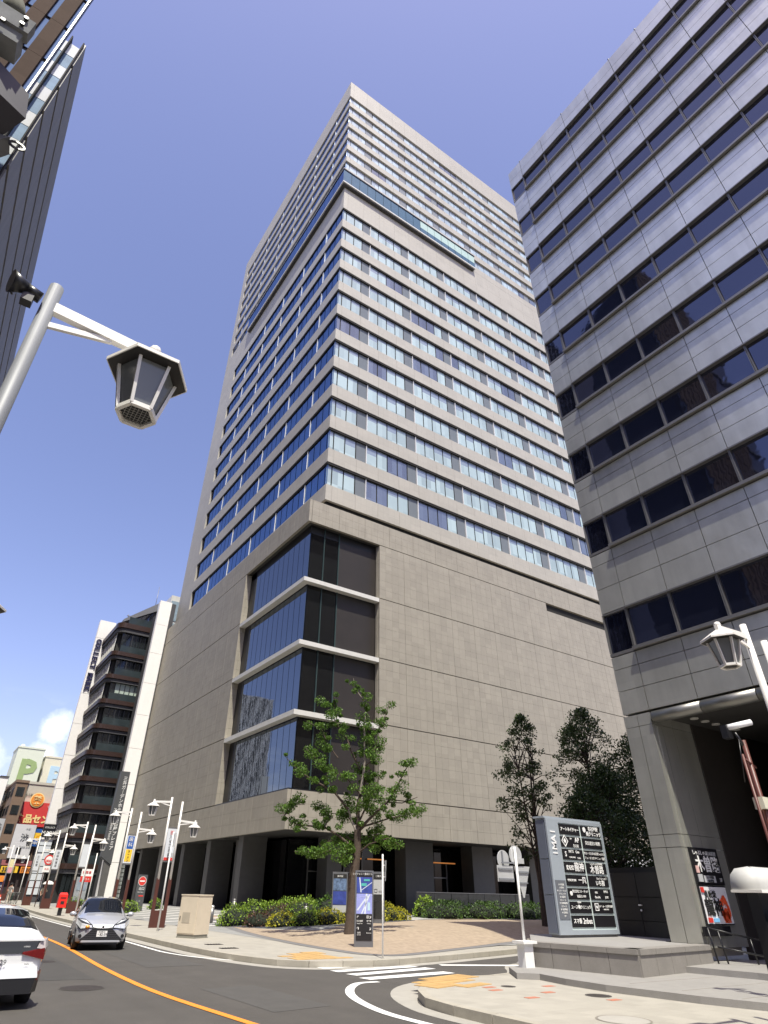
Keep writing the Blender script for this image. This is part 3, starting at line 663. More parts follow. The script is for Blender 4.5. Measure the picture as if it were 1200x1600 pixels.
# restaurant signs on the pier side
def board(name, label, x0, x1, y, z0, z1, mat, frame=blackm, cat='sign', d=.06):
    t = thing(name, label, cat, ((x0 + x1) / 2, y, z0))
    m = MB(); m.box(x0 - .03, x1 + .03, y - d, y - .005, z0 - .03, z1 + .03, frame); m.build('frame', t)
    m = MB(); m.box(x0, x1, y - d - .012, y - d - .002, z0, z1, mat); m.build('panel', t); return t
inkbp = M('sign_black', (.015, .014, .016), .35, var=.05)
t = board('restaurant_sign', 'black restaurant sign with large white brush characters on the right building entrance pier', 19.3, 20.66, 11.6, 2.22, 3.1, inkbp)
lettering('しゃぶしゃぶ', .13, inkw, t, (19.72, 11.515, 2.99)); lettering('日本料理', .12, inkg, t, (20.3, 11.515, 2.98)); lettering('木曽路', .43, inkw, t, (19.98, 11.515, 2.68), bold=.008, sx=.93); lettering('2F', .14, inkg, t, (20.5, 11.515, 2.32))
m = MB(); m.box(19.34, 19.55, 11.50, 11.52, 2.26, 2.45, inkg); m.box(19.62, 20.2, 11.50, 11.52, 2.25, 2.42, inkg); m.box(19.32, 19.46, 11.50, 11.52, 2.48, 2.66, M('pink_notice', (.7, .45, .42), .6)); m.build('notice', t)
for i, tx in enumerate(('ランチ営業', '本日営業')): lettering(tx, .075, inkb, t, (19.91, 11.492, 2.37 - i * .09))
t = board('restaurant_sign', 'white and red restaurant sign with dragon swirl below the black one on the entrance pier', 19.3, 20.62, 11.6, 1.26, 2.14, M('sign_white', (.74, .74, .75), .4, var=.03), blackm)
lettering('鉄板焼', .2, inkb, t, (19.72, 11.515, 1.95), ital=0); lettering('龍神', .44, inkb, t, (19.78, 11.515, 1.62), bold=.01)
redi = M('ink_vermilion', (.80, .10, .03), .5, var=.35, scale=12)
for (cx, cz, r) in ((20.32, 1.62, .27), (20.3, 1.40, .20)):
    m = MB()
    for a in range(22):
        q0 = a * 2 * math.pi / 22; q1 = (a + 1) * 2 * math.pi / 22; r0 = r * (.38 + .12 * math.sin(a * 2.3)); r1 = r * (.9 + .1 * math.sin(a * 5.1))
        m.face([(min(20.6, cx + r0 * math.cos(q0)), 11.515, cz + r0 * math.sin(q0)), (min(20.6, cx + r1 * math.cos(q0)), 11.515, max(1.28, cz + 1.25 * r1 * math.sin(q0))), (min(20.6, cx + r1 * math.cos(q1)), 11.515, max(1.28, cz + 1.25 * r1 * math.sin(q1))), (min(20.6, cx + r0 * math.cos(q1)), 11.515, cz + r0 * math.sin(q1))], redi)
    m.build('swirl', t)
m = MB(); m.box(19.34, 19.54, 11.50, 11.52, 1.29, 1.40, inkr); m.box(19.60, 19.86, 11.50, 11.52, 1.30, 1.39, M('ink_sky', (.2, .5, .8), .5)); m.box(19.30, 19.44, 11.50, 11.52, 2.0, 2.13, inkr); m.build('logo', t)
# plinth and landings
pl = thing('stone_plinth', 'low grey stone plinth with coping carrying the directory sign', 'plinth', (16, 12, .27))
P = [(15.2, 11.0), (14.55, 13.95), (17.4, 16.6), (20.6, 16.6), (20.6, 13.4), (18.95, 12.75), (18.95, 11.45)]
m = MB(); m.prism([(x + .03 * (1 if x < 16 else 0), y) for x, y in P], .15, .68, joint_g); m.build('core', pl)
def slabs(a, b, z0, z1, n, name, mat, parent, th=.06, proud=0):
    a = Vector((*a, 0)); b = Vector((*b, 0)); d = (b - a).normalized(); nn = Vector((d.y, -d.x, 0))
    for k in range(n):
        p = a.lerp(b, k / n) + d * .006; q = a.lerp(b, (k + 1) / n) - d * .006; o = nn * proud
        m = MB(); m.hexa([tuple(v) for v in (p - nn * th + Vector((0, 0, z0)), q - nn * th + Vector((0, 0, z0)), q + o + Vector((0, 0, z0)), p + o + Vector((0, 0, z0)),
                          p - nn * th + Vector((0, 0, z1)), q - nn * th + Vector((0, 0, z1)), q + o + Vector((0, 0, z1)), p + o + Vector((0, 0, z1)))][::1], mat)
        o2 = m.build(name, parent)
slabs((14.55, 13.95), (15.2, 11.0), .16, .685, 4, 'facing_stone', stone_p, pl, proud=.02)
slabs((15.2, 11.0), (18.95, 11.45), .16, .685, 5, 'facing_stone', stone_p, pl, proud=.02)
slabs((14.55, 13.95), (15.2, 11.0), .69, .80, 4, 'coping_stone', stone_p, pl, th=.4, proud=.05)
slabs((15.2, 11.0), (18.95, 11.45), .69, .80, 5, 'coping_stone', stone_p, pl, th=.4, proud=.05)
m = MB(); m.prism([(15.6, 11.35), (14.75, 13.95), (17.5, 16.55), (20.6, 16.6), (20.6, 13.4), (18.95, 12.75), (18.95, 11.75)], .68, .79, stone_l); m.build('top_slab', pl)
ld = thing('entrance_landing', 'broad shallow stone landing and step in front of the right building entrance', 'steps', (16, 8, .15))
m = MB(); m.prism([(13.05, 12.9), (13.45, 12.55), (13.25, 11.6), (13.2, 10.5), (13.5, 8.6), (14.0, 7.0), (14.5, 2), (14.6, -18), (27, -18), (27, 14), (13.9, 14)], .14, .27, stone_l); m.build('landing_slab', ld)
m = MB(); m.prism([(17.3, 11.3), (17.6, 9.6), (17.8, 6), (17.9, -18), (27, -18), (27, 12), (18.95, 11.9)], .27, .40, stone_l); m.build('step', ld)
for k in range(7):
    mj = MB(); mj.box(13.9, 17.2, 10.4 - k * 1.2, 10.415 - k * 1.2, .27, .2725, joint_g); mj.build('joint', ld)
rl = thing('handrail', 'slim black metal handrail sloping down from the entrance pier', 'handrail', (19.5, 11, .4))
m = MB()
for (a, b) in (((18.9, 11.35, 1.18), (19.9, 10.7, .95)), ((19.9, 10.7, .95), (20.8, 8.6, .8)), ((18.75, 11.1, .78), (19.6, 10.3, .6)), ((18.9, 11.35, 1.18), (18.95, 11.3, .4)), ((19.1, 11.2, 1.12), (19.15, 11.15, .4)), ((19.8, 10.75, .95), (19.8, 10.7, .4))): m.tube(a, b, .022, .022, 6, blackm)
m.build('rail', rl); m = MB(); m.box(18.98, 20.3, 11.5, 11.56, .98, 1.2, blackm); m.build('box', rl)
# gate beside the building
gt = thing('black_gate', 'black panelled service gate and doors in shade behind the directory sign', 'gate', (20.5, 14.7, .79))
for k, (y0, y1, mt) in enumerate(((12.7, 13.5, inkbp), (13.52, 14.5, M('gate_door', (.028, .026, .024), .4, var=.15)), (14.52, 15.4, M('gate_door')if False else MATS['gate_door']), (15.42, 15.75, granite_d), (15.77, 17.5, inkbp))):
    for z0, z1 in ((.5, 1.2), (1.22, 1.85), (1.87, 2.55)):
        m = MB(); m.box(20.6, 20.68, y0, y1, z0, z1, mt); m.build('gate_panel', gt)
m = MB(); m.box(20.68, 20.9, 12.6, 17.6, .4, 2.7, blackm); m.build('gate_frame', gt)
m = MB(); m.tube((20.56, 14.45, 1.5), (20.52, 14.45, 1.5), .03, .03, 8, fin); m.box(20.5, 20.56, 14.4, 14.5, 1.62, 1.66, fin); m.build('handle', gt)

# ------------------------------------------------------------------ dark-banded office building beyond the tower
cmb = thing('banded_office_building', 'slender dark brown banded office building with white end fins beyond the tower', 'office building', (18, 90, 0))
whitew = M('white_cladding', (.86, .84, .81), .5, var=.04, dirt=.04, streak=.03)
brownb = M('brown_band', (.045, .024, .018), .4, var=.08, metal=.2)
greyb = M('grey_trim', (.085, .085, .092), .8, spec=.15, var=.05)
cg = M('office_glass', (.018, .022, .024), .05, ior=1.8, spec=.5, var=.5, scale=.5)
cgl = M('office_glass_side', (.03, .035, .05), .05, ior=2.2, spec=.6, var=.2, scale=.6)
cblind = M('office_blind', (.42, .50, .44), .4, var=.04)
py = Pieces('cladding_panel', 'cladding_panels')
for k in range(9): py.box(17.82, 19.38, 76.0, 76.3, .2 + k * 3.8 + .015, min(33.9, .2 + (k + 1) * 3.8) - .015, whitew)
for k in range(9): py.box(13.35, 15.6, 90.7, 91.0, .2 + k * 4.0 + .02, min(34.9, .2 + (k + 1) * 4.0) - .02, whitew)
py.flush(cmb)
m = MB(); m.box(17.82, 19.38, 76.3, 76.7, .1, 33.8, whitew); m.box(18.6, 19.38, 76.7, 81.6, .1, 33.5, greyb); m.box(13.35, 15.6, 91.0, 91.5, .1, 34.8, whitew); m.build('fin_wall', cmb)
m = MB(); m.box(19.39, 19.53, 76.1, 81.6, .1, 33.6, greyb); m.box(19.54, 21.2, 80.8, 99, .1, 35.8, greyb); m.build('side_wall', cmb)
CX, CY = 14.35, 81.6
corner = [(19.0, CY)] + [(CX + 1.0 - 1.0 * math.sin(a), CY + 1.0 - 1.0 * math.cos(a)) for a in [math.pi / 2 * k / 6 for k in range(7)]] + [(CX, 90.65)]
inner = [(19.0, CY + .9)] + [(CX + 1.2 - .9 * math.sin(a) + .3, CY + 1.2 - .9 * math.cos(a) + .6) for a in [math.pi / 2 * k / 4 for k in range(5)]] + [(CX + .6, 97.0)]
bz = [31.95, 28.0, 24.95, 21.8, 18.75, 15.7, 12.8, 9.85, 6.9, 3.9]
m = MB(); m.prism([(19.0, CY + 1.2), (14.9, CY + 1.2), (14.9, 90.6), (19, 90.6)], .1, 31.5, M('office_interior', (.02, .02, .018), .7, var=.4, scale=.5)); m.build('core', cmb)
for i, z in enumerate(bz):
    t_ = 1.25 if i == 0 else .95
    m = MB(); poly = corner + [(19.0, 90.65)]
    m.prism(poly, z - t_ * .55, z, brownb); m.prism([(x + .15, y + .15) if x < 18.9 else (x, y + (.15 if y < 90 else 0)) for x, y in poly], z - t_, z - t_ * .55 - .05, greyb); m.build('floor_band', cmb)
gpn = Pieces('office_pane', 'office_panes')
for i in range(len(bz) - 1):
    zt = bz[i] - (1.25 if i == 0 else .95); zb = bz[i + 1]
    lit = (i == 2)
    for k in range(6):
        a = 15.3 + k * .62
        gpn.box(a, a + .57, CY + .55, CY + .6, zb + .02, zt - .02, cblind if lit and k > 0 else cg)
    for k in range(7):
        a = CY + 1.2 + k * 1.12
        gpn.box(CX + .35, CX + .4, a, a + 1.02, zb + .02, zt - .02, cgl)
    m = MB()
    for k in range(7): a = 15.3 + k * .62 - .025; m.box(a - .02, a + .02, CY + .35, CY + .55, zb, zt, blackm)
    m.box(15.3, 19.0, CY + .12, CY + .16, zb, zb + .85, M('balustrade_glass', (.035, .047, .052), .08, var=.35, scale=.8)); m.tube((15.6, CY + .8, zb), (15.6, CY + .8, zt), .22, .22, 10, M('round_column', (.30, .30, .29), .6)); m.build('mullion', cmb)
    m = MB()
    for k in range(8): a = CY + 1.15 + k * 1.12; m.box(CX + .30, CX + .36, a, a + .03, zb, zt, beamw)
    for k in range(14): a = CY + 1.2 + k * .55; m.bar((CX + .33, a, zb), (CX + .33, a + .55, zt), .03, .02, beamw); m.bar((CX + .33, a + .55, zb), (CX + .33, a, zt), .03, .02, beamw)
    m.build('side_mullion', cmb, kind='stuff')
gpn.flush(cmb)
lm = M('letter_navy', (.02, .02, .07), .4, var=0)
for i, ch in enumerate('COLLECT MARK'):
    if ch != ' ':
        o = lettering(ch, .98, lm, cmb, (13.85, 90.6, 31.7 - i * .62), '-y', depth=.12, bold=.035, sx=.85)
        o.data.transform(Matrix.Rotation(RAD(90), 4, 'Y'))
pg_ = M('penthouse_grey', (.15, .155, .175), .6, var=.05)
t = MB(); t.hexa([(15.3, 84, 32.9), (19.5, 84, 35.5), (19.5, 90, 35.5), (15.3, 90, 32.9), (15.3, 84, 33.3), (19.5, 84, 36.7), (19.5, 90, 36.7), (15.3, 90, 33.3)], pg_); t.build('penthouse_roof', cmb)
for k in range(5): x = 16.6 + k * .58; m = MB(); m.hexa([(x, 84.4, 31.9), (x + .52, 84.4, 31.9), (x + .52, 84.5, 31.9), (x, 84.5, 31.9), (x, 84.4, 33.7 + (x - 16.6) * .62), (x + .52, 84.4, 34.0 + (x - 16.6) * .62), (x + .52, 84.5, 34.0 + (x - 16.6) * .62), (x, 84.5, 33.7 + (x - 16.6) * .62)], MATS['office_glass_side']); m.build('penthouse_pane', cmb)
m = MB(); m.box(15.6, 19.0, CY + .1, CY + .14, 31.95, 32.9, MATS['balustrade_glass']); m.build('roof_balustrade', cmb)
m = MB(); m.tube((20, 88, 36), (20, 88, 41), .05, .03, 6, steel_s); m.tube((16.5, 88, 33), (16.5, 88, 35.6), .04, .04, 6, steel_s); m.box(16.3, 16.8, 87.9, 88, 35.3, 35.4, steel_s); m.build('antenna', cmb)
m = MB()
for k in range(8): m.box(13.0, 14.3, 88.5, 88.55, .9 + k * .7, 1.52 + k * .7, M('louvre_white', (.62, .66, .70), .3, var=.05))
m.box(13.0, 14.3, 88.6, 90.6, .2, 6.4, greyb); m.build('white_louvre', cmb)
m = MB(); m.box(12.9, 14.3, 88.3, 88.45, 6.6, 8.0, inkbp); m.build('name_panel', cmb); lettering('COLLECT', .26, inkw, cmb, (13.6, 88.25, 7.65)); lettering('MARK', .6, inkw, cmb, (13.6, 88.25, 7.05))
m = MB()
for k in range(10): m.box(15.2 + k * .5, 15.62 + k * .5, CY + .3, CY + .36, .2, 3.0, cg)
m.build('shop_glass', cmb)
# slim glazed building seen between them
sb = thing('glazed_slim_building', 'thin strip of pale glazed building between the white pylon and the stone tower', 'building', (25, 95, 0))
m = MB(); m.box(24.0, 30, 95.3, 110, 0, 43.4, beamw); m.build('wall', sb)
wpn = Pieces('window', 'windows')
for k in range(11): wpn.box(24.1, 26.5, 95.2, 95.28, 1 + k * 3.8, 4.4 + k * 3.8, M('pale_glass', (.28, .36, .42), .15, ior=1.8, var=.2, scale=2))
wpn.flush(sb)
# stepped louvre wing between tower and office building at street level
lw = thing('service_wing', 'low dark glazed service wing with horizontal glass louvres under the tower end', 'building', (20, 75, 0))
m = MB(); m.box(19.9, 21.6, 74.8, 79.4, .4, 5.0, inkbp); m.build('wall', lw)
ll = Pieces('glass_louvre', 'glass_louvres')
for k in range(11): ll.box(19.72, 19.84, 75.0, 79.0, .9 + k * .37, 1.2 + k * .37, M('louvre_grey', (.30, .32, .31), .2, var=.15, scale=3))
ll.flush(lw)
# hotel blade sign
hs = thing('hotel_blade_sign', 'tall charcoal blade sign with vertical white hotel name in front of the white pylon', 'sign', (16.8, 70, 0))
charc = M('charcoal_metal', (.075, .078, .082), .45, var=.05)
m = MB(); m.hexa([(16.0, 70, 4.3), (17.15, 70, 3.6), (17.15, 70.5, 3.6), (16.0, 70.5, 4.3), (16.2, 70, 12), (17.12, 70, 12), (17.12, 70.5, 12), (16.2, 70.5, 12)], charc); m.build('blade', hs)
m = MB(); m.hexa([(16.62, 70.1, .15), (17.1, 70.1, .15), (17.1, 70.5, .15), (16.62, 70.5, .15), (16.45, 70.1, 4.0), (17.12, 70.1, 3.6), (17.12, 70.5, 3.6), (16.45, 70.5, 4.0)], granite_d)
m.hexa([(16.0, 70.05, 4.25), (16.62, 70.05, 3.9), (16.62, 70.5, 3.9), (16.0, 70.5, 4.25), (16.0, 70, 4.32), (16.62, 70, 3.95), (16.62, 70.5, 3.95), (16.0, 70.5, 4.32)], blackm); m.build('post', hs)
for i, ch in enumerate('三井ガーデンホテル名古屋プレミア'):
    o = lettering('｜' if ch == 'ー' else ch, .42, inkw, hs, (16.78, 69.98, 11.3 - i * .42), bold=.004)
o = lettering('Mitsui Garden Hotel', .34, inkw, hs, (16.38, 69.98, 7.1)); o.data.transform(Matrix.Rotation(RAD(90), 4, 'Y'))

# ------------------------------------------------------------------ far street: parking towers, signs, shops
def block(name, label, x0, x1, y0, y1, z1, mat, cat='building', rows=0, cols=0, wmat=None, side=0, rmat=None, z0=0):
    t = thing(name, label, cat, ((x0 + x1) / 2, (y0 + y1) / 2, 0))
    m = MB(); m.box(x0, x1, y0, y1, z0, z1, mat); m.build('wall', t)
    m = MB(); m.box(x0 - .1, x1 + .1, y0 - .1, y1 + .1, z1, z1 + .35, rmat or mat); m.build('parapet', t)
    w = Pieces('window', 'windows')
    for r in range(rows):
        h = (z1 - 2.5) / rows
        for c in range(cols):
            cw = (x1 - x0) / cols; w.box(x0 + c * cw + cw * .18, x0 + (c + 1) * cw - cw * .18, y0 - .05, y0 + .1, 2.5 + r * h + h * .25, 2.5 + r * h + h * .75, wmat or cg)
        for c in range(side):
            cw = (y1 - y0) / side; w.box(x0 - .05, x0 + .1, y0 + c * cw + cw * .15, y0 + (c + 1) * cw - cw * .15, 2.5 + r * h + h * .25, 2.5 + r * h + h * .75, wmat or cg)
    if rows: w.flush(t, 60)
    return t
pgreen = M('parking_wall_green', (.62, .66, .55), .7, var=.04, dirt=.05); pcream = M('parking_wall_cream', (.66, .63, .50), .7, var=.04, dirt=.05)
def ptower(label, x0, x1, y, z1, mat, lcol, z_p, size, xs_):
    t = block('parking_tower', label, x0, x1, y, y + 8, z1, mat, 'parking tower')
    lettering('P', size, lcol, t, (xs_, y - .05, z_p), depth=.1, bold=.25, sx=1.05)
    for a in ((x0 + x1) / 2 - .4, (x0 + x1) / 2 + .5): 
        m = MB(); m.box(a, a + .55, y - .06, y, z1 - 2.6, z1 - 2.0, greyb); m.build('vent', t)
        if z1 >= 26: break
    for a in (x0 + .8, x1 - .8):
        m = MB(); m.tube((a, y + 1, z1 + .3), (a, y + 1, z1 + .8), .45, .3, 10, whitew); m.build('roof_vent', t)
    return t
ptower('tall pale green parking tower with a big green letter P', 13.0, 18.2, 150, 26.0, pgreen, M('letter_green', (.28, .38, .16), .6, var=.05), 21.4, 6.0, 15.7)
ptower('cream parking tower with a big pale blue letter P', 18.9, 25.5, 152, 25.0, pcream, M('letter_pale_blue', (.42, .58, .70), .6, var=.05), 21.2, 5.2, 21.6)
block('brown_building', 'plain reddish brown building at the left picture edge below the cloud', -2, 13.5, 190, 200, 25, M('brown_wall', (.22, .13, .10), .8, var=.06))
block('grey_building', 'narrow grey building with white end wall and windows beside the red shop sign', 9.2, 11.2, 119, 138, 15.0, M('grey_wall', (.30, .28, .26), .8, var=.1, dirt=.1), rows=5, cols=1, side=5)
m = MB()
w_ = thing('white_wall_building', 'tall narrow white end wall of a building left of the brown shop houses', 'building', (9, 113, 0)); m.box(8.6, 9.7, 113, 118, 0, 15.6, whitew); m.build('wall', w_)
m = MB(); m.box(8.55, 9.75, 112.9, 118, 15.6, 15.8, greyb); m.build('parapet', w_)
bw = M('brown_shop_wall', (.20, .135, .095), .8, var=.12, dirt=.12)
bs = block('brown_shop_building', 'brown tiled shop building with balconies behind the white signboard', 10.4, 12.0, 107, 120, 14.4, bw, rows=5, cols=1, side=4)
rs = block('red_sign_building', 'building carrying a large red and yellow food centre sign', 12.6, 17.8, 111, 125, 14.8, M('pale_facade', (.5, .48, .42), .7, var=.06))
redf = M('sign_red', (.60, .05, .05), .5, var=.05); ylw = M('sign_yellow_letters', (.85, .66, .30), .5, var=.03)
m = MB(); m.box(12.55, 17.6, 110.2, 110.9, 9.1, 12.3, redf); m.build('sign_board', rs); m = MB(); m.box(12.2, 12.55, 110.3, 112, 9.1, 12.3, M('sign_side', (.35, .10, .12), .5, var=.3)); m.build('sign_side', rs)
lettering('食品センター', 1.2, ylw, rs, (15.4, 110.15, 10.0), bold=.05, spacing=.95); lettering('マルシン', .6, inkw, rs, (17.0, 110.15, 11.7))
m = MB(); m.tube((14.2, 110.1, 12.6), (14.2, 110.2, 12.6), 1.0, 1.0, 24, ylw); m.build('round_sign', rs); m = MB(); m.tube((14.2, 110.05, 12.6), (14.2, 110.12, 12.6), .85, .85, 24, orange); m.build('round_sign', rs); lettering('榮', 1.2, ylw, rs, (14.2, 110.0, 12.55), bold=.03)
lettering('名古屋', .35, inkb, rs, (13.0, 110.9, 13.3))
for k in range(6):
    x = 12.7 + k * .85; m = MB(); m.box(x, x + .8, 110.3, 110.8, 8.35, 8.85, blue); m.box(x, x + .8, 110.3, 110.8, 7.4, 8.33, yellow); m.box(x, x + .8, 110.3, 110.8, 6.6, 7.38, blue); m.build('lightbox', rs)
for k, ch in enumerate('居酒屋ビール'): lettering(ch, .55, orange, rs, (13.1 + k * .85, 110.25, 7.86))
lettering('営業中 年中無休', .42, inkw, rs, (15.0, 110.25, 7.0), bold=.01)
m = MB()
for k in range(7): m.box(12.7 + k * .7, 12.78 + k * .7, 110.7, 110.8, 3.6, 6.6, bw); 
m.box(12.5, 17.6, 110.8, 110.95, 0.1, 6.6, M('dark_shopfront', (.05, .035, .025), .6, var=.3, scale=1)); m.build('shopfront', rs)
ws = board('white_signboard', 'large white signboard with thin black brush writing above the yellow price signs', 11.2, 13.7, 100, 4.7, 8.6, M('sign_pale', (.60, .60, .62), .5, var=.03), greyb, 'signboard', .2)
lettering('渋', 1.0, inkb, ws, (12.6, 99.75, 7.0)); lettering('本家', .3, inkg, ws, (12.8, 99.75, 8.1)); lettering('居酒屋 酒場', .26, inkg, ws, (12.9, 99.75, 6.0))
m = MB(); m.box(12.0, 12.6, 99.74, 99.77, 5.2, 5.9, inkb); m.build('logo', ws)
sh = thing('red_awning_shop', 'shop with dark red awning and yellow price banners under the white signboard', 'shop', (12.5, 100.5, 0))
m = MB(); m.box(10.9, 15.2, 100.6, 106, 0, 4.6, M('shop_dark', (.03, .02, .02), .7, var=.3)); m.build('wall', sh)
m = MB(); m.hexa([(10.8, 99.9, 3.9), (15, 99.9, 3.9), (15, 100.6, 3.9), (10.8, 100.6, 3.9), (10.8, 100.3, 4.5), (15, 100.3, 4.5), (15, 100.6, 4.5), (10.8, 100.6, 4.5)], M('awning_red', (.14, .02, .02), .7)); m.build('awning', sh)
m = MB(); m.box(10.9, 12.9, 99.9, 99.95, 3.1, 3.8, yellow); m.build('price_banner', sh); lettering('350円', .62, inkb, sh, (11.8, 99.85, 3.45), bold=.015)
m = MB(); m.box(13.2, 14.6, 99.9, 99.95, 3.1, 3.8, orange); m.build('price_banner', sh); lettering('酒EC', .55, inkb, sh, (13.9, 99.85, 3.45), bold=.01)
m = MB(); m.box(10.6, 11.7, 99.0, 99.1, .5, 2.8, navy); m.box(10.7, 11.6, 98.95, 99.0, 2.1, 2.75, orange); m.build('standing_board', sh); lettering('営業中\n焼鳥\n刺身', .3, inkw, sh, (11.15, 98.9, 1.3))
gv = board('vertical_signboard', 'grey vertical signboard with black writing at the left picture edge', 9.3, 10.1, 104, 5.6, 9.4, inkg, greyb, 'signboard', .15)
lettering('たばこ酒', .7, inkb, gv, (9.6, 103.8, 7.5), vertical=True)
m = MB(); m.box(-8, 8.2, 240, 250, 0, 18, M('far_wall', (.35, .33, .30), .8, var=.1)); tag(base_origin(m.build('far_building')), 'distant pale building closing the end of the street', 'building')

# ------------------------------------------------------------------ near side of the street (left)
B1 = thing('brown_pier_building', 'dark brown building with vertical window strips at the top left corner', 'building', (-12, 25, 0))
pb_ = M('brown_pier_panel', (.085, .062, .047), .95, spec=.05, var=.08, cell=(9, 9, 3.3), cvar=.1); gbl = M('strip_glass', (.15, .21, .36), .9, spec=.0, var=.1, scale=.5)
y1 = 17.1; 
pr = Pieces('pier_panel', 'pier_panels'); gs = Pieces('strip_pane', 'strip_panes')
edges = [(-5.82 - k * .80, -6.38 - k * .80) for k in range(12)]
for k, (a, b) in enumerate(edges):
    for r in range(17):
        z0 = 2 + r * 3.3; pr.box(b, a, y1, y1 + .4, z0 + .01, z0 + 3.29, pb_); gs.box(a + .02, a + .22, y1 + .12, y1 + .16, z0 + .25, z0 + 3.25, gbl)
pr.flush(B1, 200); gs.flush(B1, 200)
m = MB(); m.box(-5.60, -5.66, y1 + .1, y1 + .4, 0, 58, inkbp); m.prism([(-5.7, y1 + .42), (-20, y1 + .42), (-20, 27), (-9.9, 27)], 0, 58, inkbp)
for r in range(17): m.box(-20, -5.62, y1 + .2, y1 + .42, 2 + r * 3.3, 2.22 + r * 3.3, greyb)
m.build('frame', B1)
B2 = thing('louvred_tower', 'tall grey louvred tower with a sunlit grid of white panels on its end, upper left', 'building', (-15, 60, 0))
lg = M('louvre_panel', (.20, .19, .17), .6, var=.05, streak=.1, cell=(9, .6, 4.02), cvar=.05); wpnl = M('white_glass_panel', (.72, .74, .76), .8, spec=.1, var=.03); bgl = M('blue_end_glass', (.22, .32, .45), .7, spec=.1, var=.35, scale=.5)
X2, Y2, Z2, PI_ = -9.07, 33.0, 64.0, 4.02
m = MB(); m.box(-24, X2 - .45, Y2 + .35, 88, 0, Z2 - .5, inkbp); m.build('core', B2)
lv = Pieces('louvre_band', 'louvre_bands'); ep = Pieces('end_panel', 'end_panels')
for r in range(16):
    zt = Z2 - r * PI_
    for k in range(14): 
        y = Y2 - .25 + k * 4.0; lv.box(X2 - .12, X2, y + .01, y + 3.99, zt - PI_ + .55, zt - .02 + (.6 if r == 0 else 0), lg)
    for k in range(6):
        x = X2 - .22 - k * .95
        ep.box(x - .85, x, Y2, Y2 + .25, zt - 1.95, zt - .06, wpnl); ep.box(x - .85, x, Y2 + .02, Y2 + .25, zt - PI_ + .02, zt - 2.0, bgl)
lv.flush(B2); ep.flush(B2)
m = MB()
for k in range(7): x = X2 - .17 - k * .95; m.box(x - .05, x + .05, Y2 - .45, Y2 + .2, 2, Z2 + .4, joint)
m.build('end_fin', B2)
m = MB()
for r in range(16):
    zt = Z2 - r * PI_ - PI_ + .3
    for k in range(27): y = Y2 + 1 + k * 2.0; m.box(X2 - .2, X2 - .05, y, y + .9, zt - .12, zt + .1, greyb)
m.build('louvre_brackets', B2, kind='stuff')
# buildings across the street that show in the glass
B3 = block('wavy_screen_building', 'pale building with wavy screen slats across the street, mirrored in the podium glass', -18.5, -8.5, 125, 145, 15, M('pale_concrete', (.5, .5, .48), .7, var=.06), rows=1, cols=4)
m = MB(); m.box(-18.5, -8.5, 125.3, 145, 15, 38, M('mid_dark_wall', (.03, .03, .035), .5, var=.1)); m.box(-18.6, -16.6, 124.6, 127, 15, 22, MATS['pale_concrete']); m.build('upper_wall', B3)
m = MB()
for k in range(26):
    P_ = [(-18.2 + k * .37 + .13 * math.sin(j * 1.1 + k * .9), 125 - .12 * math.sin(j * 1.1 + k), 15.2 + j * 1.2) for j in range(20)]
    for a, b in zip(P_[:-1], P_[1:]): m.bar(a, b, .17, .14, fin)
m.build('screen_slats', B3, kind='stuff')
B5 = block('dark_street_building', 'dark mid-rise building on the near pavement beside the camera, seen only in reflections', -22, -5.9, -8, 9, 27, M('dark_tile_wall', (.09, .085, .08), .7, var=.1), rows=0)
B4 = block('grey_street_building', 'grey mid-rise building on the near side of the street behind the camera', -22, -6.5, -40, -8, 24, M('mid_grey_wall', (.3, .29, .28), .7, var=.1), rows=0)

# ------------------------------------------------------------------ street lamps
def lantern(root, x, y, z, zarm, s=1.0):
    """hexagonal lantern hung at x,y with its hood rim at height z"""
    h = MB(); R0 = .34 * s
    def hexp(r, zz, ph=0): return [(x + r * math.cos(math.pi / 3 * k + ph), y + r * math.sin(math.pi / 3 * k + ph), zz) for k in range(6)]
    h.loft([hexp(.05, z + .17), hexp(.14, z + .14), hexp(R0, z + .012), hexp(R0, z - .02), hexp(.20, z - .02)], lampw, closed=True, smooth=False)
    h.build('hood', root, local=True)
    b = MB(); b.face(hexp(R0 - .01, z - .022)[::-1], M('hood_underside', (.03, .028, .027), .6)); b.build('hood_underside', root, local=True)
    gm = MB(); gm.loft([hexp(.225, z - .03), hexp(.140, z - .43)], frost, closed=True, smooth=False); g_ = gm.build('lamp_glass', root, local=True)
    f_ = MB(); A = hexp(.235, z - .025); Bq = hexp(.150, z - .45)
    for k in range(6): f_.bar(A[k], Bq[k], .035, .025, lampw); f_.bar(Bq[k], Bq[(k + 1) % 6], .03, .04, lampw)
    f_.build('frame', root, local=True)
    gr = MB(); gr.face(hexp(.14, z - .44)[::-1], M('lamp_grille', (.04, .04, .042), .5))
    for k in range(-4, 5):
        w = math.sqrt(max(0, .13 ** 2 - (k * .03) ** 2)) * .9
        gr.bar((x - w, y + k * .03, z - .446), (x + w, y + k * .03, z - .446), .006, .006, steel_s); gr.bar((x + k * .03, y - w, z - .449), (x + k * .03, y + w, z - .449), .006, .006, steel_s)
    gr.build('grille', root, local=True)
    st = MB(); st.tube((x, y, z + .1), (x, y, zarm + .05), .05, .05, 10, lampw); st.ball((x, y, zarm + .07), .06, lampw, 8); st.build('stem', root, local=True)
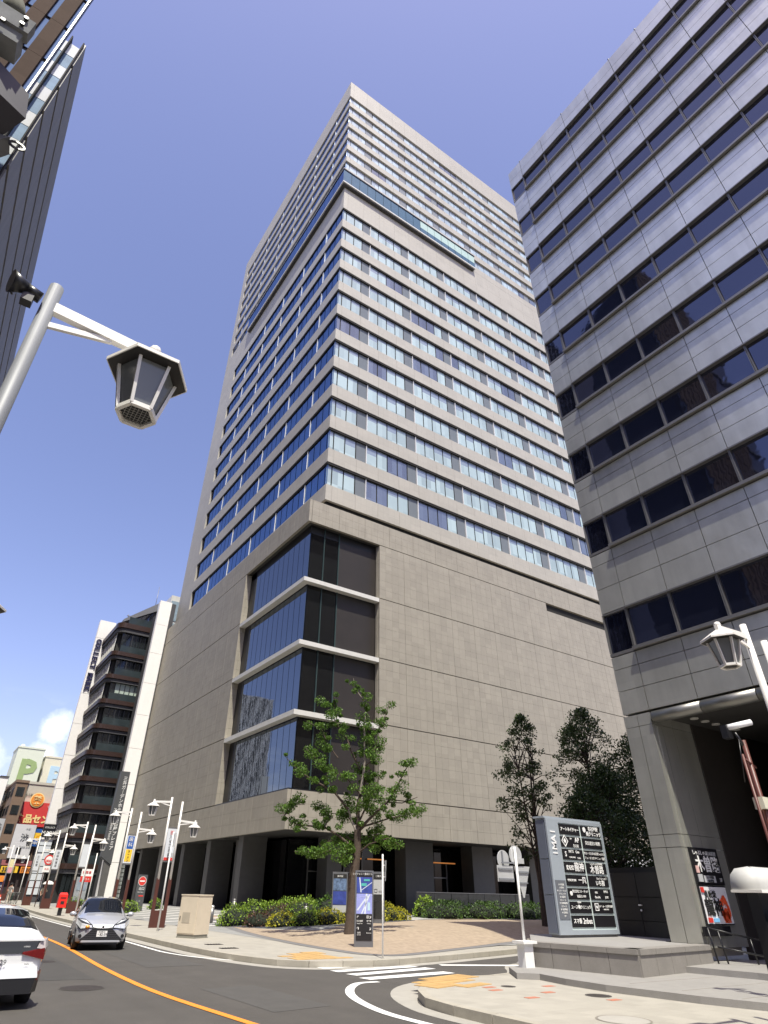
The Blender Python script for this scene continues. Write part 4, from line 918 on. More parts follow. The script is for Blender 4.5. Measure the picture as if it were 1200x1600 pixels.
def lamp_proto(name, label):
    t = thing(name, label, 'street lamp')
    for k, (x, zt) in enumerate(((0, 5.95), (.62, 5.78))):
        m = MB(); m.tube((x, 0, 2.15), (x, 0, zt), .062, .055, 12, lampw); m.build('post', t, local=True)
        m = MB(); m.box(x - .08, x + .08, -.05, .05, .0, 2.2, lampb); m.build('lower_post', t, local=True)
    m = MB(); m.box(.08, .54, -.035, .035, .12, .85, lampb); m.build('base_panel', t, local=True)
    m = MB(); m.bar((-.02, 0, 5.72), (-1.0, 0, 5.66), .06, .10, lampw); m.bar((0, 0, 5.52), (-.55, 0, 5.64), .03, .05, lampw); m.build('arm', t, local=True)
    m = MB(); m.bar((.64, 0, 4.85), (1.6, 0, 4.79), .06, .10, lampw); m.bar((.62, 0, 4.66), (1.2, 0, 4.76), .03, .05, lampw); m.build('arm', t, local=True)
    lantern(t, -.93, 0, 5.46, 5.66); lantern(t, 1.5, 0, 4.58, 4.80)
    m = MB(); m.box(.07, .55, -.03, .03, 3.0, 4.45, M('banner_grey', (.62, .65, .68), .5, var=.05)); m.box(0, .62, -.02, .02, 2.92, 3.0, steel_s); m.box(0, .62, -.02, .02, 4.45, 4.52, steel_s); m.build('banner', t, local=True)
    return t
def dup(root, loc, rz, label):
    r = root.copy(); COL.objects.link(r); r.location = loc; r.rotation_euler = (0, 0, rz); r['label'] = label
    def rec(a, b):
        for ch in a.children:
            c = ch.copy(); COL.objects.link(c); c.parent = b; rec(ch, c)
    rec(root, r); return r
LAMPG = 'double-post lantern street lamps'
L0 = lamp_proto('street_lamp', 'white and brown double-post lantern lamp with a red-marked restaurant banner, beside the beige cabinet'); L0['group'] = LAMPG
L0.location = (11.2, 35.6, .02)
lamps = [L0]
for (x, y, lb) in ((11.0, 42.6, 'double-post lantern lamp with a blue and yellow banner, partly behind the silver car'), (11.0, 54.6, 'double-post lantern lamp with a blank grey banner, left of the silver car'),
                   (11.0, 65.4, 'double-post lantern lamp with a narrow text banner, left of the red mailbox'), (11.0, 75.6, 'double-post lantern lamp beside the parked bicycles on the far pavement'),
                   (11.2, 96, 'farthest double-post lantern lamp, with a pink and yellow banner, at the left picture edge')):
    lamps.append(dup(L0, (x, y, .02), 0, lb))
near = dup(L0, (-.415, 4.05, -.02), math.pi, 'large close lantern lamp on a grey pole at the left against the sky')
near.rotation_euler = (0, 0, 0)
# the near lamp stands on the other pavement: mirror image about its first post
for ch in list(near.children):
    me = ch.data.copy(); me.transform(Matrix.Diagonal((-1, 1, 1, 1))); me.flip_normals(); ch.data = me
    nm = ch.name.split('.')[0]
    xm = sum(v.co.x for v in me.vertices) / len(me.vertices)
    if nm == 'arm' and xm > 0: me.transform(Matrix.Diagonal((.93, 1, 1, 1)))
    elif xm > .6: me.transform(Matrix.Translation((-.07, 0, 0)))
    if nm == 'post':
        me.materials.clear(); me.materials.append(polegrey)
right = dup(L0, (11.35, 4.75, .06), 0, 'white lantern street lamp at the right picture edge in front of the metal-clad building')
leftfar = dup(near, (-1.05, 11.0, .15), 0, 'lantern street lamp just outside the left edge, only its hood tip in view')
def lamp_text(lp, chars, size, col, y=-.045, x=.31, z0=4.3, dz=.2):
    for i, ch in enumerate(chars): lettering(ch, size, col[i] if isinstance(col, list) else col, lp, (x, y, z0 - i * dz), local=True, depth=.006)
lamp_text(lamps[0], '西川ゆ工お会席', .2, [inkr] + [inkb] * 6, z0=4.25)
m = MB(); m.box(.08, .54, -.036, -.031, 3.0, 3.13, inkr); m.build('banner_stripe', lamps[0], local=True)
m = MB(); m.box(.12, .5, -.036, -.031, 3.75, 4.42, blue); m.box(.12, .5, -.036, -.031, 3.08, 3.72, yellow); m.build('banner_print', lamps[1], local=True)
lamp_text(lamps[1], '歯科', .26, inkw, z0=4.25, dz=.3); lamp_text(lamps[1], 'ラーメン', .15, inkb, z0=3.6, dz=.15)
lamp_text(lamps[3], '日本料理店', .2, inkb, z0=4.2, dz=.24); lamp_text(lamps[4], 'ふぐ料理', .2, inkb, z0=4.2, dz=.24)
m = MB(); m.box(.08, .54, -.036, -.031, 3.6, 4.44, M('ink_cream', (.75, .68, .40), .5)); m.box(.08, .54, -.036, -.031, 3.02, 3.6, M('ink_pink', (.72, .35, .38), .5)); m.build('banner_print', lamps[5], local=True)
m = MB(); [m.bar((-.075, .0, z), (.10, .02, z - .005), .012, .012, blackm) for z in (4.1, 4.22)]; m.tube((0, 0, 4.0), (0, 0, 4.03), .066, .066, 12, steel_s); m.build('strap', near, local=True)
# loudspeaker on the near pole and the unit above
t = thing('loudspeaker', 'small black horn loudspeaker strapped to the top of the near grey lamp pole', 'loudspeaker', (-.50, 4.0, 5.70))
m = MB(); m.tube((-.09, -.02, .02), (-.20, -.05, .0), .05, .095, 12, blackm); m.tube((.02, 0, 0), (-.1, -.02, .02), .05, .05, 10, blackm); m.build('horn', t, local=True)
m = MB(); m.box(-.10, -.02, -.04, .04, -.11, -.03, blackm); m.tube((-.2, -.02, -.02), (-.16, -.02, -.10), .008, .008, 5, blackm); m.build('bracket', t, local=True)
# pole-mounted camera, bracket and dark sign box at the upper left edge (their pole is left of the frame)
pt = thing('equipment_pole', 'steel pole with white bolted bracket and dark box reaching in at the upper left corner', 'pole', (-1.75, 2.6, .15))
m = MB(); m.tube((-1.75, 2.6, .15), (-1.75, 2.6, 7.5), .09, .08, 12, polegrey); m.build('pole', pt)
m = MB(); m.bar((-1.7, 2.6, 5.95), (-.98, 2.2, 5.72), .10, .10, M('bracket_grey', (.20, .205, .21), .9, spec=.05, var=.3, scale=9)); m.tube((-.99, 2.2, 5.98), (-.93, 2.17, 5.78), .055, .055, 12, M('sensor_olive', (.12, .12, .10), .9, spec=.05)); m.box(-1.08, -.84, 2.12, 2.24, 5.50, 5.62, MATS['bracket_grey']); m.box(-1.06, -.82, 2.10, 2.16, 5.60, 5.74, MATS['bracket_grey']); m.build('bracket', pt)
m = MB()
for (x, z) in ((-.86, 5.63), (-.86, 5.7), (-.93, 5.56), (-1.0, 5.56)): m.tube((x, 2.095, z), (x, 2.08, z), .012, .012, 8, blackm)
m.build('bolt', pt)
m = MB(); m.hexa([(-1.5, 2.2, 5.08), (-.80, 2.45, 5.05), (-.68, 2.28, 5.18), (-1.4, 2.0, 5.2), (-1.5, 2.2, 5.42), (-.92, 2.45, 5.42), (-.72, 2.26, 5.36), (-1.4, 2.0, 5.5)], M('dark_purple_box', (.012, .010, .020), .5, var=0)); m.build('dark_box', pt)
cc = thing('security_camera', 'hooded dark security camera with a ring mount under the black box, upper left edge', 'camera', (-.78, 2.42, 5.0))
m = MB(); m.hexa([(-.14, -.05, -.10), (.0, -.05, -.02), (.02, .05, -.02), (-.12, .05, -.10), (-.12, -.05, .03), (.06, -.05, .10), (.07, .05, .10), (-.1, .05, .03)], M('camera_grey', (.10, .10, .10), .5)); m.build('hood', cc, local=True)
m = MB(); m.tube((-.06, -.03, -.09), (-.04, -.03, -.0), .05, .05, 12, blackm); m.build('lens', cc, local=True)
m = MB()
for k in range(14):
    a = 2 * math.pi * k / 14; b = 2 * math.pi * (k + 1) / 14; c = Vector((.10, -.03, .09)); m.bar(c + Vector((.035 * math.cos(a), 0, .025 * math.sin(a))), c + Vector((.035 * math.cos(b), 0, .025 * math.sin(b))), .008, .012, blackm)
m.build('ring', cc, local=True)
# red post with camera on the right
rp_ = thing('red_camera_post', 'dark red steel post with white camera and cream box in front of the right entrance', 'post', (14.2, 5.9, .27))
redp = M('red_post_paint', (.10, .03, .022), .45, var=.15)
m = MB(); m.tube((14.45, 6.1, .27), (14.45, 6.1, 4.75), .05, .05, 10, redp); m.tube((14.28, 6.12, .27), (14.28, 6.12, 4.45), .03, .03, 8, redp); m.build('post', rp_)
m = MB(); m.box(14.3, 14.52, 6.0, 6.2, 3.4, 3.62, M('box_cream', (.62, .60, .48), .5, var=.05)); m.build('cream_box', rp_)
m = MB(); m.tube((14.2, 6.25, 5.0), (14.62, 5.9, 5.12), .065, .065, 10, fin); m.build('camera', rp_)
m = MB(); m.box(14.1, 14.3, 6.2, 6.34, 4.78, 5.05, blackm); m.tube((14.3, 6.15, 4.9), (14.45, 6.1, 4.6), .03, .03, 8, blackm); m.tube((14.3, 6.1, 4.35), (14.55, 6.05, 4.2), .025, .02, 6, redp); m.tube((14.28, 6.1, 4.75), (14.2, 6.2, 3.9), .012, .012, 5, blackm); m.build('bracket', rp_)
rp_.location.y += .72
# rounded white hood and blue panel at the right edge
tk = thing('ticket_machine', 'white rounded hood above a blue panel cut by the right picture edge', 'machine', (9.75, 4.9, .15))
m = MB(); rows = []
for a, z in ((.0, 1.93), (.0, 2.0), (.02, 2.1), (.07, 2.17), (.2, 2.2)): rows.append([(9.27 + a, 4.72 + a, z), (10.2, 4.72 + a, z), (10.2, 5.1 - a, z), (9.27 + a, 5.1 - a, z)])
hoodm = M('hood_white', (.48, .48, .46), .5, var=.06); m.loft(rows, hoodm, closed=True); m.face([rows[-1][k] for k in range(4)], hoodm); m.face([rows[0][k] for k in (3, 2, 1, 0)], blackm); m.box(9.26, 10.2, 4.71, 5.11, 1.90, 1.93, lampw); m.build('hood', tk)
m = MB(); m.box(9.42, 10.1, 4.85, 5.0, .15, 1.9, blackm); m.build('body', tk)
m = MB(); m.box(9.33, 10.2, 4.68, 4.72, .9, 1.66, M('panel_blue', (.05, .17, .34), .4, var=.05)); m.build('blue_panel', tk)

# ------------------------------------------------------------------ directory sign
ds = thing('directory_sign', 'large silver directory sign with black name panels standing on the stone plinth', 'sign', (18.3, 15, .8))
alu = M('sign_aluminium', (.42, .47, .52), .35, metal=.3, var=.04, dirt=.06); alud = M('sign_side_blue', (.17, .19, .24), .35, metal=.3, var=.05)
m = MB(); m.box(16.98, 19.7, 14.86, 15.28, .86, 3.96, alu); m.build('body', ds)
for z0, z1 in ((.9, 1.85), (1.88, 2.8), (2.83, 3.9)): m = MB(); m.box(16.93, 16.975, 14.9, 15.24, z0, z1, alud); m.build('side_panel', ds)
m = MB(); m.box(16.9, 19.72, 14.84, 15.3, 3.965, 4.02, alu); m.box(16.94, 17.5, 14.80, 14.855, .86, 3.96, alu); m.box(19.62, 19.7, 14.80, 14.855, .86, 3.96, alu); m.box(17.5, 19.62, 14.80, 14.855, 3.86, 3.96, alu); m.box(17.5, 19.62, 14.80, 14.855, .86, .98, alu); m.build('frame', ds)
m = MB(); m.box(17.0, 19.7, 14.9, 15.2, .79, .86, stone_l); m.build('foot', ds)
m = MB(); m.box(17.5, 19.62, 14.83, 14.858, .98, 3.86, M('sign_pale_green', (.55, .63, .60), .4, var=.03)); m.build('backing', ds)
texts = [[('アートネイチャー', .125, 0, .0)], [('名古屋駅', .14, .12, .07), ('前クリニック', .14, .12, -.08), ('●', .2, -.33, .03)],
         [('◈', .34, -.31, .0), ('AP', .2, .28, .06), ('名古屋', .1, .2, -.11), ('TKP', .07, -.02, .09)], [('貸会議室57種類', .12, 0, .0)],
         [('S', .2, -.35, 0), ('INTO', .11, -.08, .08), ('Quu', .11, .22, .08), ('CONSTANCE', .055, -.05, -.08), ('Pacific', .07, .27, -.09)], [('サロード大人の音楽レッスン', .09, 0, .06), ('ミュージックアベニュー名駅', .085, 0, -.07)],
         [('鉄板焼', .13, -.24, -.02), ('龍神', .26, .2, 0)], [('しゃぶしゃぶ日本料理', .07, 0, .12), ('木曽路', .25, 0, -.05)],
         [('KINOKUNI', .09, -.24, 0), ('一風', .2, .25, 0)], [('ネットショップ', .08, .15, .07), ('いち指', .16, .05, -.06)],
         [('株式会社コリーネット', .085, .08, .06), ('電話占い999', .085, .1, -.07), ('◖◗', .14, -.36, 0)], [('MIX', .08, -.22, .04), ('EMOS', .09, .25, .07), ('Benefits', .09, -.18, -.08), ('JOBE', .08, .27, -.08)],
         [('ユース', .12, -.3, 0), ('クリニック', .11, .22, 0), ('◍', .14, -.08, 0), ('名駅 6F', .06, -.05, .13)], [('▣', .26, -.3, 0), ('ロイ・ルート法律事務所', .07, .14, .03), ('LAW OFFICE', .05, .14, -.05)],
         [('スマ番', .14, -.24, 0), ('2nbus', .2, .22, 0)], []]
for r in range(8):
    for c in range(2):
        x0 = 17.54 + c * 1.06; z1 = 3.83 - r * .355
        m = MB(); m.box(x0, x0 + .99, 14.81, 14.829, z1 - .30, z1, inkbp); m.build('name_panel', ds)
        for (tx, sz, dx, dz) in texts[r * 2 + c]: lettering(tx, sz, inkw, ds, (x0 + .5 + dx, 14.803, z1 - .15 + dz), bold=.003 if sz > .12 else 0, depth=.008, sx=.9)
for i, ch in enumerate('iMAI'): o = lettering(ch, .3, fin, ds, (17.2, 14.79, 2.98 + i * .2), depth=.012, bold=.006); o.data.transform(Matrix.Rotation(RAD(-90), 4, 'Y'))
m = MB(); m.box(17.0, 17.46, 14.785, 14.80, 1.25, 2.25, M('list_panel', (.14, .15, .17), .4)); m.build('list_panel', ds)
for i in range(11): lettering(['2F 木曽路', '3F 龍神', '4F コリーネット', 'クリニック', '5F 会議室', '6F ユース', '7F 法律事務所', 'オフィス', '8F 音楽教室', '9F 管理室', '10F'][i], .06, inkw, ds, (17.24, 14.78, 2.13 - i * .08), depth=.004)
# round mirror-backed signs on a white pole
sg = thing('traffic_sign_pole', 'white pole with backs of two round signs, a square and a triangle, by the plinth', 'traffic sign', (14.25, 13.7, .15))
m = MB(); m.box(-.15, .17, -.12, .14, 0, .62, white); m.box(-.24, .26, -.2, .2, .62, .68, white); m.build('pedestal', sg, local=True)
m = MB(); m.tube((0, 0, .66), (0, 0, 2.82), .035, .035, 10, white); m.build('pole', sg, local=True)
sb_ = M('sign_back_grey', (.55, .56, .56), .4, metal=.3, var=.08)
def disc(x, z, r, y=.05, n=24, mat=sb_): 
    m = MB(); m.tube((x, y, z), (x, y + .015, z), r, r, n, mat); return m
m = disc(.06, 2.62, .24); m.build('round_sign', sg, local=True); m = disc(-.36, 2.50, .23, .12); m.build('round_sign', sg, local=True)
m = MB(); m.box(-.68, -.08, .06, .08, 1.98, 2.36, sb_); m.box(-.66, -.1, .03, .06, 2.26, 2.3, polegrey); m.box(-.66, -.1, .03, .06, 2.02, 2.06, polegrey); m.build('square_sign', sg, local=True)
m = MB(); m.hexa([(.22, .06, 1.62), (.26, .06, 1.62), (.26, .08, 1.62), (.22, .08, 1.62), (-.04, .06, 2.36), (.58, .06, 2.36), (.58, .08, 2.36), (-.04, .08, 2.36)], sb_); m.box(0, .5, .03, .06, 2.2, 2.24, polegrey); m.box(.05, .42, .03, .06, 1.95, 1.98, polegrey); m.build('triangle_sign', sg, local=True)
m = MB(); m.bar((-.5, .05, 2.42), (.3, .05, 2.44), .04, .04, polegrey); m.box(.05, .34, .02, .06, 2.42, 2.55, sb_); m.box(-.43, -.40, .08, .115, 2.3, 2.7, polegrey); m.build('bracket', sg, local=True)
# map totem and two map boards behind
def totem(label, x, y, rz, w, h, kind):
    t = thing('map_totem', label, 'information sign', (x, y, gz(x, y)), rz)
    gm = M('totem_grey', (.16, .165, .18), .4, metal=.3, var=.04)
    m = MB(); m.box(-w / 2, w / 2, 0, .18, 0, h, gm); m.build('body', t, local=True)
    def q(x0, x1, z0, z1, mat, nm, y=-.012): m = MB(); m.box(x0, x1, y, 0 if y > -.014 else y + .004, z0, z1, mat); m.build(nm, t, local=True)
    mapb = M('map_blue', (.045, .07, .30), .4, var=.5, scale=5); mapp = M('map_lilac', (.30, .33, .68), .4, var=.15, scale=5); a = w / 2 - .05
    if kind == 0:
        q(-a, a, .2, .98, inkbp, 'direction_panel'); q(-a, a, 1.0, 1.62, mapp, 'map'); q(-a, a, 1.64, 2.14, mapb, 'map'); q(-a, a, 2.15, 2.30, inkbp, 'title_panel')
        lettering('シンフォニー豊田ビル', .075, inkw, t, (-.08, -.02, 2.24), local=True, depth=.004)
        m = MB(); lp = M('map_pale', (.62, .68, .78), .4)
        for (p, r2, w2) in (((-a, 1.1), (a * .3, 1.55), .07), ((-a * .4, 1.0), (a * .6, 1.6), .05), ((0, 1.0), (a * .2, 1.62), .06), ((-a * .8, 1.5), (a, 1.58), .04), ((-a * .6, 1.7), (a * .9, 1.98), .04), ((-a * .7, 2.13), (-a * .5, 1.66), .04)):
            d = Vector((r2[0] - p[0], 0, r2[1] - p[1])); m.bar((p[0], -.017, p[1]), (r2[0], -.017, r2[1]), .006, w2, lp, up=(0, 1, 0)) if False else m.hexa([(p[0], -.016, p[1]), (p[0] + w2, -.016, p[1]), (p[0] + w2, -.014, p[1]), (p[0], -.014, p[1]), (r2[0], -.016, r2[1]), (r2[0] + w2, -.016, r2[1]), (r2[0] + w2, -.014, r2[1]), (r2[0], -.014, r2[1])], lp)
        m.build('map_streets', t, local=True)
        m = MB(); tq = M('map_teal', (.08, .42, .38), .4)
        m.box(-.12, .08, -.018, -.014, 1.86, 1.95, tq); m.box(-.02, .2, -.018, -.014, 2.02, 2.08, tq); m.box(.12, .22, -.018, -.014, 1.1, 1.35, M('map_sky', (.45, .62, .72), .4)); m.build('map_blocks', t, local=True)
        for (tx, x, z, s) in (('↖', -.22, .9, .14), ('↗', .22, .9, .14), ('↑', -.22, .55, .14), ('↗', .22, .55, .14), ('⊞', .13, .9, .12), ('名古屋駅', -.16, .78, .06), ('Nagoya Sta.', -.16, .71, .045), ('地下鉄', .18, .78, .06), ('Subway', .18, .71, .045), ('伏見', -.18, .43, .06), ('Fushimi', -.18, .37, .045), ('Entrance', .18, .43, .05)): lettering(tx, s, inkw, t, (x, -.02, z), local=True, depth=.004)
    elif kind == 1:
        q(-a, a, .3, .42, inkb, 'panel'); q(-a, a, .45, .75, inkg, 'panel'); q(-a, a, .78, 1.35, mapb, 'map'); q(-a, a, 1.38, 1.9, M('map_mixed', (.12, .18, .30), .4, var=.9, scale=7), 'map'); q(-a, a, 1.92, 2.1, inkb, 'title_panel'); lettering('案内図', .1, inkw, t, (0, -.02, 2.0), local=True, depth=.004)
    else:
        q(-a, a, .2, .9, inkb, 'panel'); q(-a, a, .92, 1.2, inkb, 'panel'); q(-a, a, 1.22, 1.85, inkg, 'notice'); q(-a, a, 1.88, 2.1, inkb, 'title_panel'); lettering('ご案内', .1, inkw, t, (0, -.02, 2.0), local=True, depth=.004); lettering('□ ▭', .2, inkb, t, (0, -.02, 1.36), local=True, depth=.004)
    return t
totem('dark grey map totem with blue map and white arrows on the brick plaza', 14.75, 22.0, RAD(-28), .68, 2.36, 0)
totem('map board left of the tree trunk, half hidden behind the yellow-green hedge', 19.2, 30.9, RAD(-32), .78, 2.2, 1)
totem('narrow notice board behind the thin white pole, right of the map totem', 20.7, 29.6, RAD(-38), .62, 2.2, 2)
wpole = thing('sign_pole', 'thin white pole with a small sign seen edge-on at the plaza corner', 'sign', (13.0, 18.35, .15))
m = MB(); m.tube((0, 0, 0), (0, 0, 2.72), .026, .026, 8, white); m.build('pole', wpole, local=True)
m = MB(); m.hexa([(.08, -.04, 1.98), (.12, .05, 1.98), (.13, .05, 1.98), (.09, -.04, 1.98), (.04, -.14, 2.55), (.2, .2, 2.55), (.21, .2, 2.55), (.05, -.14, 2.55)], sb_); m.box(.02, .1, -.02, .02, 2.08, 2.11, sb_); m.box(.02, .1, -.02, .02, 2.4, 2.43, sb_); m.build('sign_plate', wpole, local=True)

# ------------------------------------------------------------------ cabinet, mailbox, bollards, signs at the far pavement
kb = thing('utility_cabinet', 'beige utility cabinet on the far pavement edge in the sun', 'utility cabinet', (10.55, 27.75, .15), RAD(28))
beige = M('cabinet_beige', (.62, .54, .42), .55, var=.06, dirt=.08)
m = MB(); m.box(0, .82, 0, .95, .12, 1.42, beige); m.build('body', kb, local=True)
m = MB(); m.box(-.02, .84, -.02, .97, 1.42, 1.46, beige); m.build('top', kb, local=True)
m = MB(); m.box(.02, .80, .02, .93, 0, .12, M('cabinet_base', (.25, .24, .20), .7)); m.build('base', kb, local=True)
m = MB(); m.box(-.012, 0, .05, .90, .16, 1.38, beige); m.build('door', kb, local=True); m = MB(); m.box(-.02, -.012, .35, .75, .5, .85, M('cabinet_grille', (.42, .37, .29), .6)); m.build('vent', kb, local=True)
m = MB(); m.box(-.03, -.012, .84, .88, .6, .72, steel_s); m.build('handle', kb, local=True)
mbx = thing('mailbox', 'red pillar mailbox on the far pavement left of the silver car', 'mailbox', (9.72, 50.5, .15)); mbx.scale = (.85, .85, .8)
m = MB(); m.hexa([(-.33, -.22, .55), (.33, -.22, .55), (.33, .22, .55), (-.33, .22, .55), (-.30, -.2, 1.45), (.30, -.2, 1.45), (.30, .2, 1.45), (-.30, .2, 1.45)], M('mail_red', (.72, .02, .012), .4, var=.03)); m.hexa([(-.30, -.2, 1.45), (.30, -.2, 1.45), (.30, .2, 1.45), (-.30, .2, 1.45), (-.22, -.14, 1.6), (.22, -.14, 1.6), (.22, .14, 1.6), (-.22, .14, 1.6)], MATS['mail_red']); m.build('box', mbx, local=True)
m = MB(); m.box(-.14, .14, -.1, .1, 0, .55, blackm); m.build('foot', mbx, local=True); m = MB(); m.box(-.2, .2, -.225, -.21, 1.2, 1.26, blackm); m.build('slot', mbx, local=True); m = MB(); m.box(-.12, .12, -.23, -.22, .8, 1.0, inkb); m.build('label', mbx, local=True)
ne = thing('no_entry_totem', 'charcoal totem with red no-entry disc in front of the service wing', 'sign', (16.15, 55.2, .3), RAD(-10)); ne.scale = (.82, .82, .86)
m = MB(); m.box(-.42, .42, 0, .2, 0, 2.75, charc); m.build('body', ne, local=True); m = MB(); m.tube((0, -.02, 2.25), (0, 0, 2.25), .33, .33, 24, inkr); m.build('disc', ne, local=True); m = MB(); m.tube((0, -.016, 2.25), (0, 0, 2.25), .36, .36, 24, inkw); m.build('disc_rim', ne, local=True)
m = MB(); m.box(-.22, .22, -.03, -.02, 2.2, 2.3, inkw); m.build('bar', ne, local=True); lettering('出口', .26, inkw, ne, (.05, -.01, 1.66), local=True); lettering('EXIT ONLY', .1, inkw, ne, (0, -.01, 1.4), local=True); m = MB(); m.box(-.1, .3, -.012, 0, 1.08, 1.18, inkr); m.build('stripe', ne, local=True); lettering('P 三井', .14, inkg, ne, (-.05, -.01, .72), local=True)
def bollard(x, y, label, dm=None):
    z = gz(x, y); t = thing('bollard', label, 'bollard', (x, y, z), group=None)
    m = MB(); m.tube((0, 0, 0), (0, 0, .72), .12, .12, 12, steel_s); m.build('post', t, local=True); m = MB(); m.ball((0, 0, .76), .12, dm or M('bollard_dome', (.6, .6, .58), .25, metal=.6), 12, sz=.7); m.build('dome', t, local=True)
bollard(15.4, 38.3, 'short steel bollard with pale dome left of the green hedge')
bollard(19.0, 43.6, 'dark steel bollard in shade at the foot of the tower pier', steel_s)
bollard(18.4, 32.9, 'small dark bollard light standing inside the planting bed', blackm)
tp = thing('camera_pole', 'thin white pole with small traffic units, between the first lamp and the cabinet', 'pole', (10.75, 33.0, .15))
m = MB(); m.tube((0, 0, 0), (0, 0, 4.0), .045, .035, 8, white); m.build('pole', tp, local=True); m = MB(); m.box(.06, .16, -.05, .05, 3.35, 3.95, sb_); m.box(.06, .14, -.04, .04, 2.9, 3.1, sb_); m.build('unit', tp, local=True)
for (x, y, h, lb) in ((10.4, 49.0, 4.6, 'thin leaning-looking white pole beside the red mailbox'), (11.6, 84, 4.4, 'white pole far down the pavement in front of the yellow price banners')):
    t = thing('white_pole', lb, 'pole', (x, y, .15)); m = MB(); m.tube((0, 0, 0), (0, 0, h), .05, .045, 8, white); m.build('pole', t, local=True)
t = thing('bus_stop_sign', 'white and red square sign on a white pole left of the hotel blade sign', 'sign', (13.4, 60, .15))
m = MB(); m.tube((0, 0, 0), (0, 0, 4.0), .045, .04, 8, white); m.build('pole', t, local=True); m = MB(); m.box(-.9, -.05, -.03, 0, 2.35, 2.85, inkw); m.box(-.9, -.05, -.03, 0, 1.95, 2.35, inkr); m.build('plate', t, local=True); lettering('駐車場', .22, inkr, t, (-.48, -.04, 2.6), local=True); lettering('ココ→', .2, inkw, t, (-.48, -.04, 2.14), local=True)
t = thing('round_restriction_sign', 'round red and white restriction sign on a pole before the white louvres', 'traffic sign', (11.4, 71, .15))
m = MB(); m.tube((0, 0, 0), (0, 0, 4.1), .04, .04, 8, lampb); m.build('pole', t, local=True)
m = MB(); m.tube((.2, -.04, 3.7), (.2, -.02, 3.7), .42, .42, 20, inkr); m.build('disc', t, local=True); m = MB(); m.tube((.2, -.045, 3.7), (.2, -.04, 3.7), .3, .3, 20, inkw); m.box(-.05, .45, -.05, -.045, 3.5, 3.7, inkr); m.build('disc_face', t, local=True); m = MB(); m.box(-.15, .55, -.04, -.02, 2.7, 3.2, inkw); m.build('plate', t, local=True); lettering('8-20', .2, inkr, t, (.2, -.05, 2.95), local=True); lettering('止まれ', .16, inkw, t, (.2, -.056, 3.6), local=True)
t = thing('traffic_cone', 'orange traffic cone on the far pavement at the left edge', 'traffic cone', (9.9, 84, .15))
m = MB(); m.tube((0, 0, .03), (0, 0, .75), .17, .03, 14, M('cone_red', (.75, .08, .04), .5)); m.box(-.2, .2, -.2, .2, 0, .03, MATS['cone_red']); m.build('cone', t, local=True); m = MB(); m.tube((0, 0, .35), (0, 0, .5), .12, .09, 14, inkw); m.build('stripe', t, local=True)
tb_ = thing('advert_stand', 'grey standing advertising display in front of the banded building', 'display stand', (14.0, 66, .2)); m = MB(); m.box(-.5, .5, 0, .15, 0, 2.3, M('stand_grey', (.30, .32, .34), .3, var=.2)); m.build('board', tb_, local=True); m = MB(); m.box(-.4, .4, -.02, 0, 1.3, 2.2, M('stand_blue', (.25, .30, .36), .3, var=.3)); m.build('screen', tb_, local=True)

# ------------------------------------------------------------------ vegetation
def leafmat(name, col, tr=.25):
    m = bpy.data.materials.new(name); m.use_nodes = True; n = m.node_tree.nodes; l = m.node_tree.links; b = n['Principled BSDF']
    b.inputs['Roughness'].default_value = .5; b.inputs['Specular IOR Level'].default_value = .35
    g = n.new('ShaderNodeNewGeometry'); r = n.new('ShaderNodeValToRGB')
    r.color_ramp.elements[0].color = (col[0] * .55, col[1] * .6, col[2] * .6, 1); r.color_ramp.elements[1].color = (col[0] * 1.6, col[1] * 1.45, col[2] * 1.3, 1)
    l.new(g.outputs['Random Per Island'], r.inputs[0]); l.new(r.outputs[0], b.inputs['Base Color'])
    t = n.new('ShaderNodeBsdfTranslucent'); l.new(r.outputs[0], t.inputs[0]); x = n.new('ShaderNodeMixShader'); x.inputs[0].default_value = tr
    l.new(b.outputs[0], x.inputs[1]); l.new(t.outputs[0], x.inputs[2]); l.new(x.outputs[0], n['Material Output'].inputs[0]); return m
leaf_m = leafmat('leaf_fresh_green', (.085, .17, .025), .3); leaf_d = leafmat('leaf_dark_green', (.042, .075, .020), .2); leaf_y = leafmat('leaf_yellow_green', (.36, .36, .03), .35)
leaf_a = leafmat('leaf_azalea', (.20, .32, .04), .3); leaf_p = leafmat('leaf_purple', (.075, .04, .03), .15); leaf_h = leafmat('leaf_hedge', (.05, .10, .02), .2)
bark = M('bark', (.075, .054, .04), .9, var=.3, scale=8, bump=.8, bscale=18); bark_l = M('bark_light', (.30, .26, .22), .9, var=.2, scale=8)
def leaf(mb, c, s, rng, mat, droop=.3):
    n = Vector((rng.gauss(0, 1), rng.gauss(0, 1), rng.gauss(.6, 1))).normalized(); u = n.orthogonal().normalized(); a = rng.random() * 6.28
    w = n.cross(u); p = u * math.cos(a) + w * math.sin(a); q = n.cross(p); p = (p + Vector((0, 0, -droop))).normalized(); l = s * rng.uniform(.7, 1.3)
    c = Vector(c)
    mb.face([c - p * l * .5, c + q * l * .28, c + p * l * .55, c - q * l * .28], mat)
